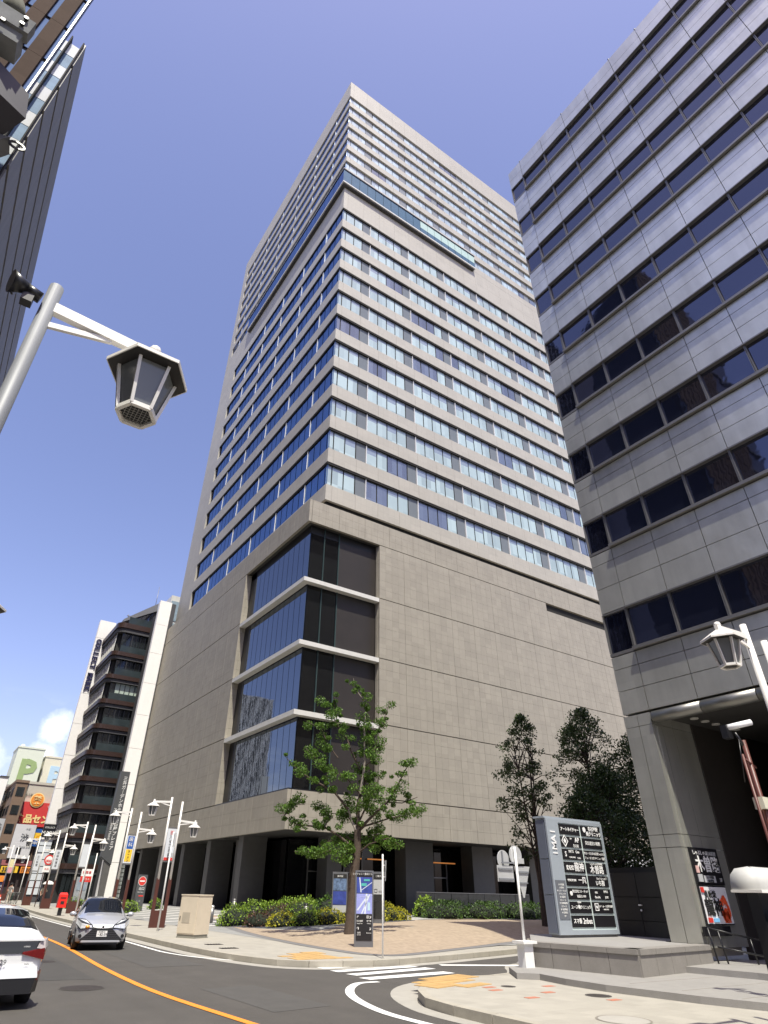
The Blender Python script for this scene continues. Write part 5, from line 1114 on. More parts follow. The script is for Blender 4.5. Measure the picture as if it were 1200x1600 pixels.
def limb(mb, P, r0, r1, mat, n=7):
    rows = []; k = len(P)
    for i, p in enumerate(P):
        p = Vector(p); d = (Vector(P[min(k - 1, i + 1)]) - Vector(P[max(0, i - 1)])).normalized(); u = d.orthogonal().normalized(); w = d.cross(u); r = r0 + (r1 - r0) * i / (k - 1)
        rows.append([tuple(p + u * (r * math.cos(2 * math.pi * j / n)) + w * (r * math.sin(2 * math.pi * j / n))) for j in range(n)])
    # keep rings aligned
    for i in range(1, k):
        best = min(range(n), key=lambda s: sum((Vector(rows[i][(j + s) % n]) - Vector(rows[i - 1][j])).length for j in range(0, n, 2))); rows[i] = [rows[i][(j + best) % n] for j in range(n)]
    mb.loft(rows, mat, closed=True)
# maple-like street tree with open tiered branches; limbs as (sideways, height) with a depth of their own
BR = {'b1': ([(0.06, 3.8), (-0.2, 4.24), (-0.41, 4.81), (-0.63, 5.51)], .3, .085), 'b2': ([(-0.41, 4.75), (-1.02, 5.39), (-1.56, 5.67), (-2.24, 5.96), (-2.94, 6.38), (-3.45, 6.86)], -.8, .06),
 'b2b': ([(-1.56, 5.67), (-1.4, 6.35), (-2.1, 6.96), (-2.61, 7.39)], -.2, .035), 'b3': ([(0.06, 3.8), (0.38, 4.08), (0.82, 4.21), (1.53, 4.45), (2.11, 4.57), (3.22, 4.89)], .9, .06),
 'b4': ([(0.19, 3.97), (0.82, 4.55), (1.47, 5.08), (1.87, 5.69), (2.28, 6.42), (2.69, 6.93)], -.9, .075), 'b4b': ([(1.47, 5.08), (2.12, 5.04), (2.84, 5.29)], -.3, .03),
 'b5': ([(0.1, 3.8), (0.04, 4.82), (0.16, 5.41), (0.41, 6.02), (-0.0, 6.75), (-0.36, 7.44), (-0.58, 8.02), (-1.02, 8.54), (-1.27, 9.55), (-1.31, 10.4)], .6, .10),
 'b6': ([(0.16, 5.41), (0.33, 6.63), (0.32, 7.58), (0.3, 8.57), (0.36, 9.59), (-0.23, 10.28), (-0.31, 10.78)], -.4, .07), 'b6b': ([(0.32, 7.58), (0.93, 8.18), (1.28, 8.92), (1.64, 9.9)], .5, .035),
 'b7': ([(-0.05, 3.13), (-0.82, 3.67), (-1.47, 3.99), (-2.76, 4.08), (-3.36, 4.41), (-3.74, 5.04)], .5, .06), 'b7b': ([(-1.47, 3.99), (-1.24, 4.45), (-1.7, 4.61), (-1.92, 5.01)], .8, .03),
 'b8': ([(0.08, 2.97), (-0.55, 3.12), (-1.42, 2.94), (-2.67, 2.92)], -1.3, .04), 'b9': ([(0.11, 2.97), (0.58, 3.31), (1.46, 3.55), (2.09, 3.18)], -1.1, .04), 'b9b': ([(0.11, 3.19), (0.7, 3.81), (1.59, 3.72)], 1.2, .035),
 'b10': ([(0.09, 2.7), (-0.41, 2.8), (-0.9, 2.63)], -.9, .03), 'b11': ([(0.94, 5.61), (1.01, 6.15), (1.27, 6.53)], .3, .025), 'b12': ([(-1.02, 8.54), (-1.54, 9.34), (-1.92, 9.75)], .7, .025),
 'b12b': ([(-0.96, 6.98), (-1.53, 7.67), (-1.84, 8.39), (-2.71, 8.84)], .6, .03), 'b13': ([(0.33, 7.0), (0.93, 7.53), (1.21, 7.54), (1.48, 7.8)], .4, .025), 'b14': ([(-3.36, 4.41), (-2.95, 4.93), (-2.5, 5.0)], .9, .02),
 'b15': ([(0.1, 4.2), (.5, 5.0), (.6, 5.9), (.8, 6.6)], .9, .05), 'b16': ([(0.0, 4.0), (-.5, 4.6), (-1.3, 4.7)], 1.4, .04), 'b17': ([(0.1, 3.4), (-.6, 3.7), (-1.6, 3.4)], 1.5, .04), 'b18': ([(0.16, 5.4), (-.5, 6.0), (-1.3, 6.3)], -1.0, .035),
 'b19': ([(0.1, 4.8), (.7, 5.3), (1.0, 5.5)], -1.2, .03), 'b20': ([(0.3, 6.6), (.8, 6.9), (.9, 7.5)], -.9, .03)}
tb0 = Vector((17.0, 26.1, gz(17, 26.1))); side = Vector((.838, -.546, 0)); fwd = Vector((.546, .838, 0))
tr = thing('maple_tree', 'green street tree with open tiered branches on the brick plaza before the tower', 'tree', tuple(tb0))
tk_ = MB(); limb(tk_, [(-.18, 0, -.05), (-.14, .02, .5), (-.10, .0, 1.3), (-.11, 0, 1.96), (0, 0, 2.6), (.08, 0, 3.14), (.06, 0, 3.9)], .27, .16, bark, 12)
tk_.v = [tuple(side * x + fwd * y + Vector((0, 0, z))) for x, y, z in tk_.v]; tk_.build('trunk', tr, local=True)
lb = MB(); cr_ = MB(); rng = random.Random(11)
def cluster(mb, c, r, n, s, mat, rng, flat=.75):
    for _ in range(n):
        while True:
            d = Vector((rng.uniform(-1, 1), rng.uniform(-1, 1), rng.uniform(-1, 1)))
            if d.length < 1: break
        leaf(mb, c + Vector((d.x * r, d.y * r, d.z * r * flat)), s, rng, mat)
for nm, (P, dep, r0) in BR.items():
    Q = [side * x + fwd * (dep * (i / (len(P) - 1)) * (1 if len(P) > 3 else 1)) + Vector((0, 0, z)) for i, (x, z) in enumerate(P)]
    limb(lb, [tuple(q) for q in Q], r0, .012, bark_l if nm in ('b6', 'b1') else bark, 6)
    tot = sum((Q[i + 1] - Q[i]).length for i in range(len(Q) - 1)); run = 0
    for i in range(len(Q) - 1):
        l = (Q[i + 1] - Q[i]).length; steps = max(2, int(l / .16))
        for k in range(steps):
            f_ = (run + l * k / steps) / tot
            if f_ < (.28 if r0 > .045 else .12): continue
            if rng.random() < .08: continue
            p = Q[i].lerp(Q[i + 1], k / steps); rad = .10 + .26 * rng.random() ** 1.3 * (1.15 - .5 * abs(f_ - .6))
            off = Vector((rng.gauss(0, .16), rng.gauss(0, .22), rng.gauss(.03, .12)))
            cluster(cr_, p + off, rad, int(40 + 330 * rad), .098, leaf_m, rng)
            if rng.random() < .35: lb.tube(tuple(p), tuple(p + off * 1.4), .012, .004, 4, bark, caps=False)
        run += l
lb.build('limbs', tr, local=True); cr_.build('crown', tr, local=True)
def tree(label, x, y, h, r, zc, n, mat, seed, th=.16, s=.13, multi=3, name='street_tree', cone=.6):
    rng = random.Random(seed); z0 = gz(x, y); t = thing(name, label, 'tree', (x, y, z0)); mb = MB(); stems = []
    for k in range(multi):
        a = 2 * math.pi * k / multi + rng.random(); top = Vector((math.cos(a) * r * .35, math.sin(a) * r * .35, h * rng.uniform(.85, .97))) if multi > 1 else Vector((0, 0, h * .97))
        P = [Vector((0, 0, 0)), Vector((0, 0, zc * .5)), Vector((top.x * .15, top.y * .15, zc)), Vector((top.x * .6, top.y * .6, (zc + h) / 2)), top]
        limb(mb, [tuple(p) for p in P], th if k == 0 else th * .6, .015, bark, 7); stems.append(P)
    cr = MB()
    nb = int(n / 42)
    for b in range(nb):
        P = stems[rng.randrange(len(stems))]; f_ = rng.random() ** .8; zz = zc + (h - zc) * f_
        rr_ = r * (math.sin(math.pi * min(1, (f_ * .86 + .14))) ** cone) * rng.uniform(.3, 1.0); a = rng.random() * 6.28
        cpt = Vector((math.cos(a) * rr_, math.sin(a) * rr_, zz))
        i = min(3, 2 + int(f_ * 2)); root_ = P[i].lerp(P[min(4, i + 1)], rng.random()) if i < 4 else P[4]
        root_ = Vector((root_.x, root_.y, min(zz - .15, root_.z)))
        if rr_ > r * .3: limb(mb, [tuple(root_), tuple(root_.lerp(cpt, .5) + Vector((0, 0, .15))), tuple(cpt)], .035, .006, bark, 4)
        cluster(cr, cpt, rng.uniform(.28, .55) * r / 2.2, 42, s, mat, rng, .7)
    mb.build('trunk', t, local=True); cr.build('crown', t, local=True); return t
tree('slim feathery dark tree left of the directory sign, light wall showing through', 29.0, 26.3, 10.6, 1.9, 3.0, 5200, leaf_d, 3, s=.15, multi=3)
tree('taller dense dark tree above the directory sign', 36.4, 27.6, 12.4, 2.5, 4.2, 8500, leaf_d, 5, s=.17, multi=2)
tree('lower dark tree filling the shade behind the directory sign', 32.2, 23.6, 7.8, 2.6, 2.0, 10000, leaf_d, 8, s=.16, multi=2)
tree('dark tree next to the metal-clad pier at the far right', 38.0, 24.6, 10.6, 3.0, 2.3, 13000, leaf_d, 9, s=.17, multi=2)
tree('small dark tree deep in the shade beside the service gate', 28.6, 22.3, 6.2, 2.2, 1.2, 8000, leaf_d, 15, s=.14, multi=2)
def hedge(name, label, blobs, s, mats, n, seed, cat='hedge'):
    rng = random.Random(seed); x0, y0 = blobs[0][0], blobs[0][1]; t = thing(name, label, cat, (x0, y0, gz(x0, y0))); cr = MB(); co = MB(); o = Vector((x0, y0, gz(x0, y0)))
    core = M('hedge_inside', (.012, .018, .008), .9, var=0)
    for i, (x, y, rx, ry, h) in enumerate(blobs):
        mt = mats[i % len(mats)]; z = gz(x, y)
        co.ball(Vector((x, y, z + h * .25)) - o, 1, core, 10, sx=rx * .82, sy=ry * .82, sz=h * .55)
        for _ in range(int(n * rx * ry * 2.0)):
            a = rng.random() * 6.28; p = math.acos(rng.uniform(-.1, 1)); q = rng.uniform(.86, 1.06) + .10 * math.sin(a * 5 + i) * math.sin(p * 4)
            c = Vector((x + rx * q * math.sin(p) * math.cos(a), y + ry * q * math.sin(p) * math.sin(a), z + .05 + h * q * math.cos(p) * .95)) - o
            leaf(cr, c, s, rng, mt, droop=-.2)
    co.build('stems', t, local=True); cr.build('foliage', t, local=True); return t
hedge('azalea_hedge', 'bright green rounded azalea hedge left of the planting bed by the steel bollard', [(15.6 + k * .95, 35.4 - k * .15, .95, 1.0, .95 + .1 * (k % 2)) for k in range(5)], .10, [leaf_a], 520, 21)
hedge('purple_shrub', 'dark purple-leaved shrubs among the green hedge in the planting bed', [(16.1, 33.6, .8, .8, .65), (17.3, 33.9, 1.0, .8, .8), (18.5, 34.3, 1.0, .8, .95)], .09, [leaf_p], 420, 22, 'shrub')
hedge('yellow_green_shrub', 'low yellow-green shrubs along the front of the planting bed', [(16.7, 32.1, .9, .7, .62), (17.7, 31.4, .9, .75, .68), (18.7, 31.0, .9, .75, .66), (19.8, 31.2, 1.0, .8, .72)], .09, [leaf_y, leaf_a, leaf_y], 480, 23, 'shrub')
hedge('mixed_hedge', 'olive green loose hedge behind the yellow-green shrubs, left of the tree trunk', [(18.6, 33.6, 1.1, 1.0, 1.1), (20.0, 33.2, 1.1, 1.0, 1.15), (21.4, 33.3, 1.1, 1.0, 1.1)], .11, [leaf_a, leaf_m], 420, 24)
hedge('yellow_shrub', 'bright yellow-green shrub mound right of the map totem', [(21.6, 31.6, 1.0, .8, .72), (22.9, 32.3, 1.1, .8, .85), (24.2, 33.0, 1.0, .8, .62)], .09, [leaf_y], 560, 25, 'shrub')
hedge('low_dark_hedge', 'long low dark green hedge behind the traffic sign pole', [(29.5 + k * 1.5, 35.2 + (.8 if k % 2 else 0) - k * .25, 1.3, 1.2, .95) for k in range(8)], .13, [leaf_h], 260, 26)
hedge('grassy_shrub', 'pale grassy tuft at the left end of the low dark hedge', [(29.6, 37.0, .8, .7, 1.15)], .16, [leaf_a, leaf_y], 420, 27, 'shrub')
hedge('small_green_shrub', 'small bright green shrub beside the no-entry totem', [(15.2, 54.6, 1.0, .7, .75), (17.8, 56.2, .6, .6, .7)], .12, [leaf_a], 420, 28, 'shrub')
hedge('small_shrub_row', 'small bright shrub row behind the brown lamp base, left of the silver car', [(13.8, 66, 1.0, .7, .8), (15.4, 67, .9, .7, .7)], .13, [leaf_a, leaf_y], 360, 29, 'shrub')
sl = M('soil_slate', (.07, .072, .085), .9, var=.3, scale=9)
bedp = [(14.9, 36.8), (15.3, 33.6), (16.2, 31.2), (17.6, 30.0), (19.6, 29.9), (22.0, 30.6), (25.2, 32.4), (24.6, 34.4), (20, 35), (17.4, 37)]
m = MB(); m.prism(bedp, .1, .58, sl)
m.v = [(x, y, min(z, gz(x, y) + .03) if z > .3 else z) for x, y, z in m.v]; struct(m.build('planting_bed'))
bedq = [(28.4, 37.4), (29.2, 35.4), (34, 33.2), (42, 32), (42, 36), (31, 38.6)]
m = MB(); m.prism(bedq, .1, .56, sl); struct(m.build('planting_bed'))
bgl_ = thing('glass_balustrade', 'low dark glass balustrade behind the low hedge', 'balustrade', (35, 39, .5))
for k in range(7): m = MB(); m.box(30.5 + k * 1.6, 32.05 + k * 1.6, 39, 39.03, .5, 1.9, M('balustrade_dark', (.03, .033, .035), .1, var=.3)); m.build('glass_panel', bgl_)
m = MB(); m.box(30.5, 41.6, 38.98, 39.05, 1.9, 1.94, steel_s); m.build('rail', bgl_)

# ------------------------------------------------------------------ vehicles
tyre = M('tyre_rubber', (.014, .014, .014), .8, var=.1); rimm = M('wheel_rim', (.35, .35, .36), .3, metal=.8, var=.05)
carglass = M('car_glass', (.006, .007, .008), .03, ior=1.55, spec=.6, var=0); trim = M('car_trim_black', (.012, .012, .013), .4, var=.05); hl = M('headlamp_glass', (.62, .64, .66), .08, ior=1.7, metal=.2, var=.5, scale=22)
rlm = M('tail_lamp_red', (.17, .005, .006), .12, ior=1.7, var=.2, scale=10); amber = M('amber_lens', (.85, .35, .05), .2, var=0)
def wheel(t, x, y, r=.31, w=.2):
    m = MB(); m.tube((x - w / 2, y, r), (x + w / 2, y, r), r, r, 26, tyre); o = m.build('wheel', t, local=True)
    m = MB(); sx_ = 1 if x > 0 else -1; xo = x + sx_ * w / 2
    m.tube((xo - .01 * sx_, y, r), (xo + .012 * sx_, y, r), r * .66, r * .62, 20, rimm)
    for k in range(5): a = 2 * math.pi * k / 5; m.bar((xo + .014 * sx_, y, r), (xo + .016 * sx_, y + math.cos(a) * r * .6, r + math.sin(a) * r * .6), .05, .02, trim)
    q = m.mesh('rim'); ro = bpy.data.objects.new('rim', q); COL.objects.link(ro); ro.parent = o
def carbody(t, st, paint, glass_rows, roof_from=5):
    """st: (y, halfwidth, zbottom, zshoulder, zbelt, roof halfwidth, roof edge z, roof centre z)"""
    def ring(s):
        y, w, zb, zs, zl, rw_, re, rc = s
        h = [(0, zb), (w * .80, zb), (w * .96, zb + .06), (w, (zb + zs) / 2), (w * .995, zs), (w * .955, zl), (rw_, re), (rw_ * .80, re + (rc - re) * .62), (rw_ * .42, rc - .008), (0, rc)]
        return [(x, y, z) for x, z in h] + [(-x, y, z) for x, z in h[::-1][1:-1]]
    def fine(st, n=4):
        out = []
        for i in range(len(st) - 1):
            a = st[max(0, i - 1)]; b = st[i]; c = st[i + 1]; d = st[min(len(st) - 1, i + 2)]
            for k in range(n):
                u = k / n; out.append(tuple(b[j] + (c[j] - b[j]) * u if j == 0 else .5 * (2 * b[j] + (-a[j] + c[j]) * u * .9 + (2 * a[j] - 5 * b[j] + 4 * c[j] - d[j]) * u * u * .9 + (-a[j] + 3 * b[j] - 3 * c[j] + d[j]) * u ** 3 * .9) + (b[j] + (c[j] - b[j]) * u) * 0 for j in range(8)) if False else tuple(b[j] + (c[j] - b[j]) * (u * u * (3 - 2 * u) * .35 + u * .65) for j in range(8)))
        out.append(st[-1]); return out
    F = fine(st); rows = [ring(s) for s in F]; n = len(rows[0])
    def mt(a, k):
        y = (F[a][0] + F[a + 1][0]) / 2; kk = k if k < 9 else n - 1 - k
        for (y0, y1, ks) in glass_rows:
            if y0 <= y <= y1 and kk in ks: return carglass
        if kk <= 1: return trim
        return paint
    m = MB(); m.loft(rows, mt, closed=True); m.face(rows[0][::-1], paint); m.face(rows[-1], paint); o = m.build('body', t, local=True)
    me = o.data; bm = bmesh.new(); bm.from_mesh(me); bmesh.ops.recalc_face_normals(bm, faces=bm.faces); bm.to_mesh(me); bm.free(); return o
silver = M('paint_silver', (.50, .51, .54), .3, metal=.4, var=.03, coat=1); carwhite = M('paint_white', (.74, .75, .76), .3, var=.02, coat=1)
sc = thing('silver_hatchback', 'silver compact hatchback driving towards the camera beside the orange centre line', 'car', (6.42, 25.5, 0), RAD(-9))
st = [(0, .52, .24, .44, .52, .48, .56, .60), (.06, .70, .20, .50, .62, .60, .68, .72), (.25, .80, .18, .58, .74, .66, .80, .84), (.6, .838, .18, .64, .84, .66, .92, .96), (1.0, .845, .18, .68, .92, .64, 1.0, 1.04),
      (1.75, .846, .18, .70, .96, .57, 1.41, 1.455), (2.4, .846, .18, .72, .98, .56, 1.44, 1.50), (3.2, .842, .18, .74, 1.00, .55, 1.40, 1.47), (3.6, .82, .2, .76, 1.02, .53, 1.30, 1.38), (3.88, .78, .24, .72, .95, .62, 1.02, 1.05), (3.95, .70, .3, .62, .8, .6, .84, .86)]
carbody(sc, st, silver, [(1.02, 1.72, (6, 7, 8, 9)), (1.35, 3.45, (5,)), (3.6, 3.86, (6, 7, 8, 9))])
def wedge(t, nm, P, mat, sm=False): m = MB(); m.hexa(P, mat, sm); return m.build(nm, t, local=True)
# lower grille, upper band, lamps, plate
wedge(sc, 'grille', [(-.68, -.02, .29), (.68, -.02, .29), (.70, .14, .29), (-.70, .14, .29), (-.30, -.012, .62), (.30, -.012, .62), (.36, .12, .62), (-.36, .12, .62)], trim)
m = MB()
for k in range(5): z = .34 + k * .05; w = .60 - k * .05; m.box(-w, w, -.024, -.012, z, z + .012, M('grille_bar', (.06, .06, .065), .3))
m.build('grille_bar', sc, local=True)
wedge(sc, 'bumper_lip', [(-.62, -.03, .235), (.62, -.03, .235), (.66, .08, .235), (-.66, .08, .235), (-.60, -.03, .29), (.60, -.03, .29), (.64, .08, .29), (-.64, .08, .29)], silver)
wedge(sc, 'lower_intake', [(-.55, .0, .18), (.55, .0, .18), (.6, .1, .18), (-.6, .1, .18), (-.55, .0, .235), (.55, .0, .235), (.6, .1, .235), (-.6, .1, .235)], trim)
for s in (-1, 1):
    wedge(sc, 'headlight_housing', [(s * .30, -.02, .62), (s * .72, .02, .585), (s * .865, .40, .72), (s * .60, .30, .80), (s * .33, .0, .70), (s * .70, .05, .775), (s * .85, .44, .885), (s * .60, .32, .87)], trim)
    wedge(sc, 'headlight', [(s * .34, -.035, .635), (s * .71, .005, .61), (s * .87, .36, .745), (s * .60, .28, .80), (s * .37, -.015, .69), (s * .70, .03, .76), (s * .862, .42, .865), (s * .60, .31, .86)], hl)
    wedge(sc, 'chrome_strip', [(s * .08, -.01, .61), (s * .40, .02, .65), (s * .40, .05, .65), (s * .08, .02, .61), (s * .08, -.01, .635), (s * .40, .02, .675), (s * .40, .05, .675), (s * .08, .02, .635)], fin)
    m = MB(); m.tube((s * .68, .02, .40), (s * .68, .08, .40), .055, .055, 14, trim); m.build('fog_lamp', sc, local=True)
    m = MB(); m.ball((s * .98, 1.30, .98), .1, silver, 12, sz=.75, sx=1.15, sy=.7); m.bar((s * .84, 1.3, .94), (s * .93, 1.3, .95), .05, .04, trim); m.build('wing_mirror', sc, local=True)
    m = MB(); m.box(s * .08 if s > 0 else -.55, s * .55 if s > 0 else -.08, 1.42, 1.5, 1.02, 1.26, M('seat_dark', (.03, .03, .03), .8)); m.build('seat', sc, local=True)
m = MB(); m.ball((-.50, -.03, .66), .05, amber, 8, sx=1.5); m.build('indicator', sc, local=True)
m = MB(); m.tube((0, -.05, .655), (0, .0, .655), .05, .05, 16, fin); m.tube((0, -.056, .655), (0, -.05, .655), .032, .032, 14, trim); m.build('badge', sc, local=True)
m = MB(); m.box(-.165, .165, -.04, -.025, .385, .55, white); m.build('number_plate', sc, local=True); lettering('・82-39', .1, MATS['letter_green'] if False else inkb, sc, (0, -.045, .445), local=True, depth=.004); lettering('名古屋 501', .045, inkb, sc, (0, -.045, .52), local=True, depth=.003)
for x in (-.74, .74):
    for y in (.72, 3.25): wheel(sc, x, y)
# windscreen wipers and driver
m = MB(); m.bar((-.5, .98, 1.055), (.1, 1.02, 1.07), .012, .012, trim); m.bar((.05, .98, 1.055), (.6, 1.05, 1.06), .012, .012, trim); m.build('wiper', sc, local=True)
wc = thing('white_liftback_car', 'white liftback car with black rear glass seen from behind, cut by the left picture edge', 'car', (1.84, 14.25, 0))
st = [(0, .66, .34, .70, .88, .62, .93, .95), (.05, .80, .26, .72, .95, .70, 1.0, 1.03), (.25, .85, .22, .70, .98, .66, 1.10, 1.16), (.7, .875, .2, .68, .96, .60, 1.24, 1.31), (1.5, .88, .18, .67, .93, .58, 1.38, 1.45), (2.3, .88, .18, .67, .90, .57, 1.40, 1.47),
      (3.0, .878, .18, .66, .90, .58, 1.24, 1.30), (3.5, .87, .18, .66, .88, .62, .98, 1.02), (4.1, .83, .2, .62, .80, .6, .84, .88), (4.5, .66, .26, .5, .6, .5, .64, .66), (4.57, .5, .3, .44, .5, .4, .52, .54)]
carbody(wc, st, carwhite, [(.25, 1.25, (6, 7, 8, 9)), (2.45, 3.4, (6, 7, 8, 9)), (.55, 3.1, (5,))])
wedge(wc, 'rear_glass_panel', [(-.70, -.012, .78), (.70, -.012, .78), (.72, .05, .78), (-.72, .05, .78), (-.74, .0, .955), (.74, .0, .955), (.74, .06, .96), (-.74, .06, .96)], carglass)
wedge(wc, 'spoiler', [(-.76, -.05, .965), (.76, -.05, .965), (.72, .14, 1.0), (-.72, .14, 1.0), (-.75, -.05, .99), (.75, -.05, .99), (.70, .14, 1.04), (-.70, .14, 1.04)], carwhite)
for s in (-1, 1):
    wedge(wc, 'tail_light', [(s * .45, -.045, .775), (s * .82, -.02, .69), (s * .895, .32, .72), (s * .46, .06, .77), (s * .45, -.045, .80), (s * .80, -.04, .86), (s * .89, .30, .90), (s * .5, .06, .82)], rlm)
    wedge(wc, 'tail_light', [(s * .66, -.05, .86), (s * .81, -.02, .84), (s * .89, .26, .88), (s * .7, .06, .86), (s * .70, -.03, .97), (s * .79, -.0, .97), (s * .87, .28, 1.0), (s * .72, .08, .97)], M('clear_lens', (.5, .45, .45), .1, var=.2))
    wedge(wc, 'reflector', [(s * .70, -.045, .40), (s * .80, .0, .40), (s * .86, .18, .42), (s * .72, .02, .40), (s * .72, -.04, .52), (s * .79, .0, .52), (s * .86, .18, .54), (s * .72, .02, .52)], rlm)
wedge(wc, 'rear_bumper', [(-.72, -.05, .22), (.72, -.05, .22), (.86, .25, .22), (-.86, .25, .22), (-.76, -.05, .44), (.76, -.05, .44), (.87, .25, .40), (-.87, .25, .40)], trim)
wedge(wc, 'bumper_upper', [(-.78, -.06, .44), (.78, -.06, .44), (.875, .3, .44), (-.875, .3, .44), (-.74, -.035, .60), (.74, -.035, .60), (.872, .3, .62), (-.872, .3, .62)], carwhite)
m = MB(); m.box(-.165, .165, -.06, -.045, .60, .765, white); m.build('number_plate', wc, local=True); lettering('・・29', .11, inkb, wc, (.06, -.066, .665), local=True, depth=.004)
lettering('PHEV', .035, trim, wc, (.56, -.052, .63), local=True, depth=.004); lettering('HYBRID', .03, fin, wc, (.5, -.02, .88), local=True, depth=.004)
m = MB(); m.tube((0, -.03, .73), (0, -.01, .73), .06, .06, 16, fin); m.build('badge', wc, local=True)
for x in (-.77, .77):
    for y in (.85, 3.55): wheel(wc, x, y, .32)

# ------------------------------------------------------------------ bicycles and people
def bicycle(x, y, rz, label, col):
    t = thing('bicycle', label, 'bicycle', (x, y, .15), rz)
    for cx_ in (-.52, .52):
        m = MB()
        for k in range(18):
            a = 2 * math.pi * k / 18; b = 2 * math.pi * (k + 1) / 18; m.bar((cx_ + .33 * math.cos(a), 0, .34 + .33 * math.sin(a)), (cx_ + .33 * math.cos(b), 0, .34 + .33 * math.sin(b)), .03, .03, tyre)
            if k % 3 == 0: m.bar((cx_, 0, .34), (cx_ + .33 * math.cos(a), 0, .34 + .33 * math.sin(a)), .006, .006, steel_s)
        m.build('wheel', t, local=True)
    m = MB()
    for a, b in (((-.52, 0, .34), (-.1, 0, .32)), ((-.1, 0, .32), (-.22, 0, .82)), ((-.1, 0, .32), (.38, 0, .78)), ((-.2, 0, .7), (.4, 0, .82)), ((.52, 0, .34), (.38, 0, .95)), ((-.52, 0, .34), (-.2, 0, .7))): m.tube(a, b, .018, .018, 6, col)
    m.build('frame', t, local=True); m = MB(); m.box(-.34, -.1, -.07, .07, .84, .9, blackm); m.build('saddle', t, local=True); m = MB(); m.tube((.36, -.25, 1.0), (.36, .25, 1.0), .015, .015, 6, steel_s); m.build('handlebar', t, local=True)
    m = MB(); m.box(.42, .68, -.15, .15, .75, .98, steel_s); m.build('basket', t, local=True)
bicycle(10.3, 78.5, RAD(75), 'parked bicycle nearest the lamp base on the far pavement', M('bike_green', (.05, .14, .09), .4))
bicycle(10.9, 80.0, RAD(70), 'parked bicycle behind another one on the far pavement', blackm)
skin = M('skin', (.50, .30, .21), .6, var=.03); hairm = M('hair_black', (.012, .010, .009), .6)
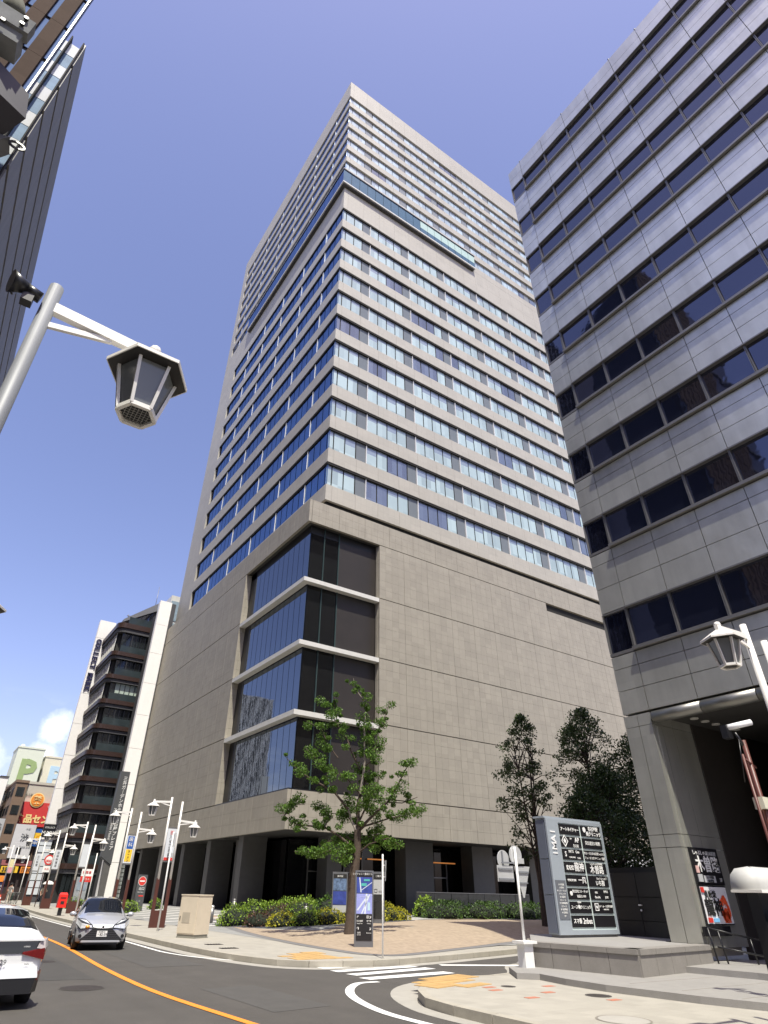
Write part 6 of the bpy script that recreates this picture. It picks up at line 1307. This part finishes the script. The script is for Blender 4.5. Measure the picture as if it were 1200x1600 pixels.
def person(x, y, z, rz, label, top, bottom, hair_long=False, stride=.18, arm_up=False, skirt=False):
    t = thing('person', label, 'person', (x, y, z), rz)
    V = [(0, 0, .95), (0, 0, 1.15), (0, 0, 1.38), (0, 0, 1.50), (0, .01, 1.60), (.09, 0, .90), (.10, stride * .5, .50), (.10, stride, .09), (.10, stride - .14, .05), (-.09, 0, .90), (-.10, -stride * .4, .50), (-.10, -stride, .09), (-.10, -stride - .14, .05),
         (.17, 0, 1.40), (.23, .03, 1.13), (.22, -.06, .90), (-.17, 0, 1.40), (-.24, .0, 1.15), (-.22, -.12, .93), (0, 0, 1.72), (.22, -.09, .82), (-.22, -.15, .85)]
    if arm_up: V[14] = (.26, -.08, 1.18); V[15] = (.2, -.28, 1.25); V[20] = (.2, -.33, 1.3)
    E = [(0, 1), (1, 2), (2, 3), (3, 4), (4, 19), (0, 5), (5, 6), (6, 7), (7, 8), (0, 9), (9, 10), (10, 11), (11, 12), (2, 13), (13, 14), (14, 15), (15, 20), (2, 16), (16, 17), (17, 18), (18, 21)]
    Rr_ = [.135, .12, .14, .055, .085, .095, .06, .042, .035, .095, .06, .042, .035, .06, .042, .032, .06, .042, .032, .075, .032, .032]; Rr_ = Rr_[:13] + [.06, .042, .032, .06, .042, .032, .075, .034, .034]
    me = bpy.data.meshes.new('body'); me.from_pydata(V, E, []); ob = bpy.data.objects.new('body', me); COL.objects.link(ob)
    sk = ob.modifiers.new('s', 'SKIN'); 
    for i, v in enumerate(me.skin_vertices[0].data): v.radius = (Rr_[i], Rr_[i] * (.72 if i in (0, 1, 2) else 1))
    me.skin_vertices[0].data[0].use_root = True
    ob.modifiers.new('u', 'SUBSURF').levels = 2
    dg = bpy.context.evaluated_depsgraph_get(); dg.update(); m2 = bpy.data.meshes.new_from_object(ob.evaluated_get(dg)); COL.objects.unlink(ob); bpy.data.objects.remove(ob)
    m2.materials.clear()
    for q in (skin, top, bottom, blackm): m2.materials.append(q)
    for p in m2.polygons:
        c = p.center; p.use_smooth = True
        p.material_index = 3 if c.z < .1 else (0 if (c.z > 1.46 or (abs(c.x) > .17 and c.z < 1.22 and c.z > .75)) else (2 if c.z < .96 else 1))
    o = bpy.data.objects.new('body', m2); COL.objects.link(o); o.parent = t
    m = MB(); m.ball((0, .03, 1.72), .115, hairm, 12, sz=1.05)
    if hair_long: m.ball((0, .07, 1.60), .10, hairm, 10, sz=1.3)
    m.build('hair', t, local=True)
    m = MB(); m.ball((0, -.085, 1.665), .018, skin, 6); m.build('nose', t, local=True)
    for s in (-1, 1): m = MB(); m.ball((s * .03, -.078, 1.69), .010, inkb, 6); m.build('eye', t, local=True)
    if skirt: m = MB(); m.tube((0, 0, .45), (0, 0, 1.0), .24, .14, 14, bottom); m.build('skirt', t, local=True)
    return t
clw = M('cloth_white', (.70, .68, .64), .8, var=.05); clk = M('cloth_black', (.02, .02, .022), .8); clg = M('cloth_grey', (.20, .19, .18), .8); clr = M('cloth_cream', (.55, .48, .38), .8)
person(11.6, 69.5, .15, RAD(10), 'person in cream top and black skirt walking with a white parasol', clr, clk, True, arm_up=True)
pa = thing('parasol', 'white parasol held by the walking person on the far pavement', 'parasol', (11.8, 69.2, 1.4))
m = MB(); rows = [[(r * math.cos(2 * math.pi * k / 10), r * math.sin(2 * math.pi * k / 10), z) for k in range(10)] for r, z in ((.02, .78), (.25, .73), (.42, .62), (.5, .5))]; m.loft(rows, clw, closed=True, smooth=False); m.build('canopy', pa, local=True); m = MB(); m.tube((0, 0, -.12), (0, 0, .8), .01, .01, 6, steel_s); m.build('shaft', pa, local=True)
person(11.0, 86, .15, RAD(0), 'person in white shirt and pale trousers walking far down the left pavement', clw, clr)
person(10.4, 82, .15, RAD(160), 'person in grey jacket standing by the standing board on the far pavement', clg, clg)
person(27.0, 41.0, gz(27, 41), RAD(30), 'person in dark clothes walking in the shade of the tower entrance', clk, clg)
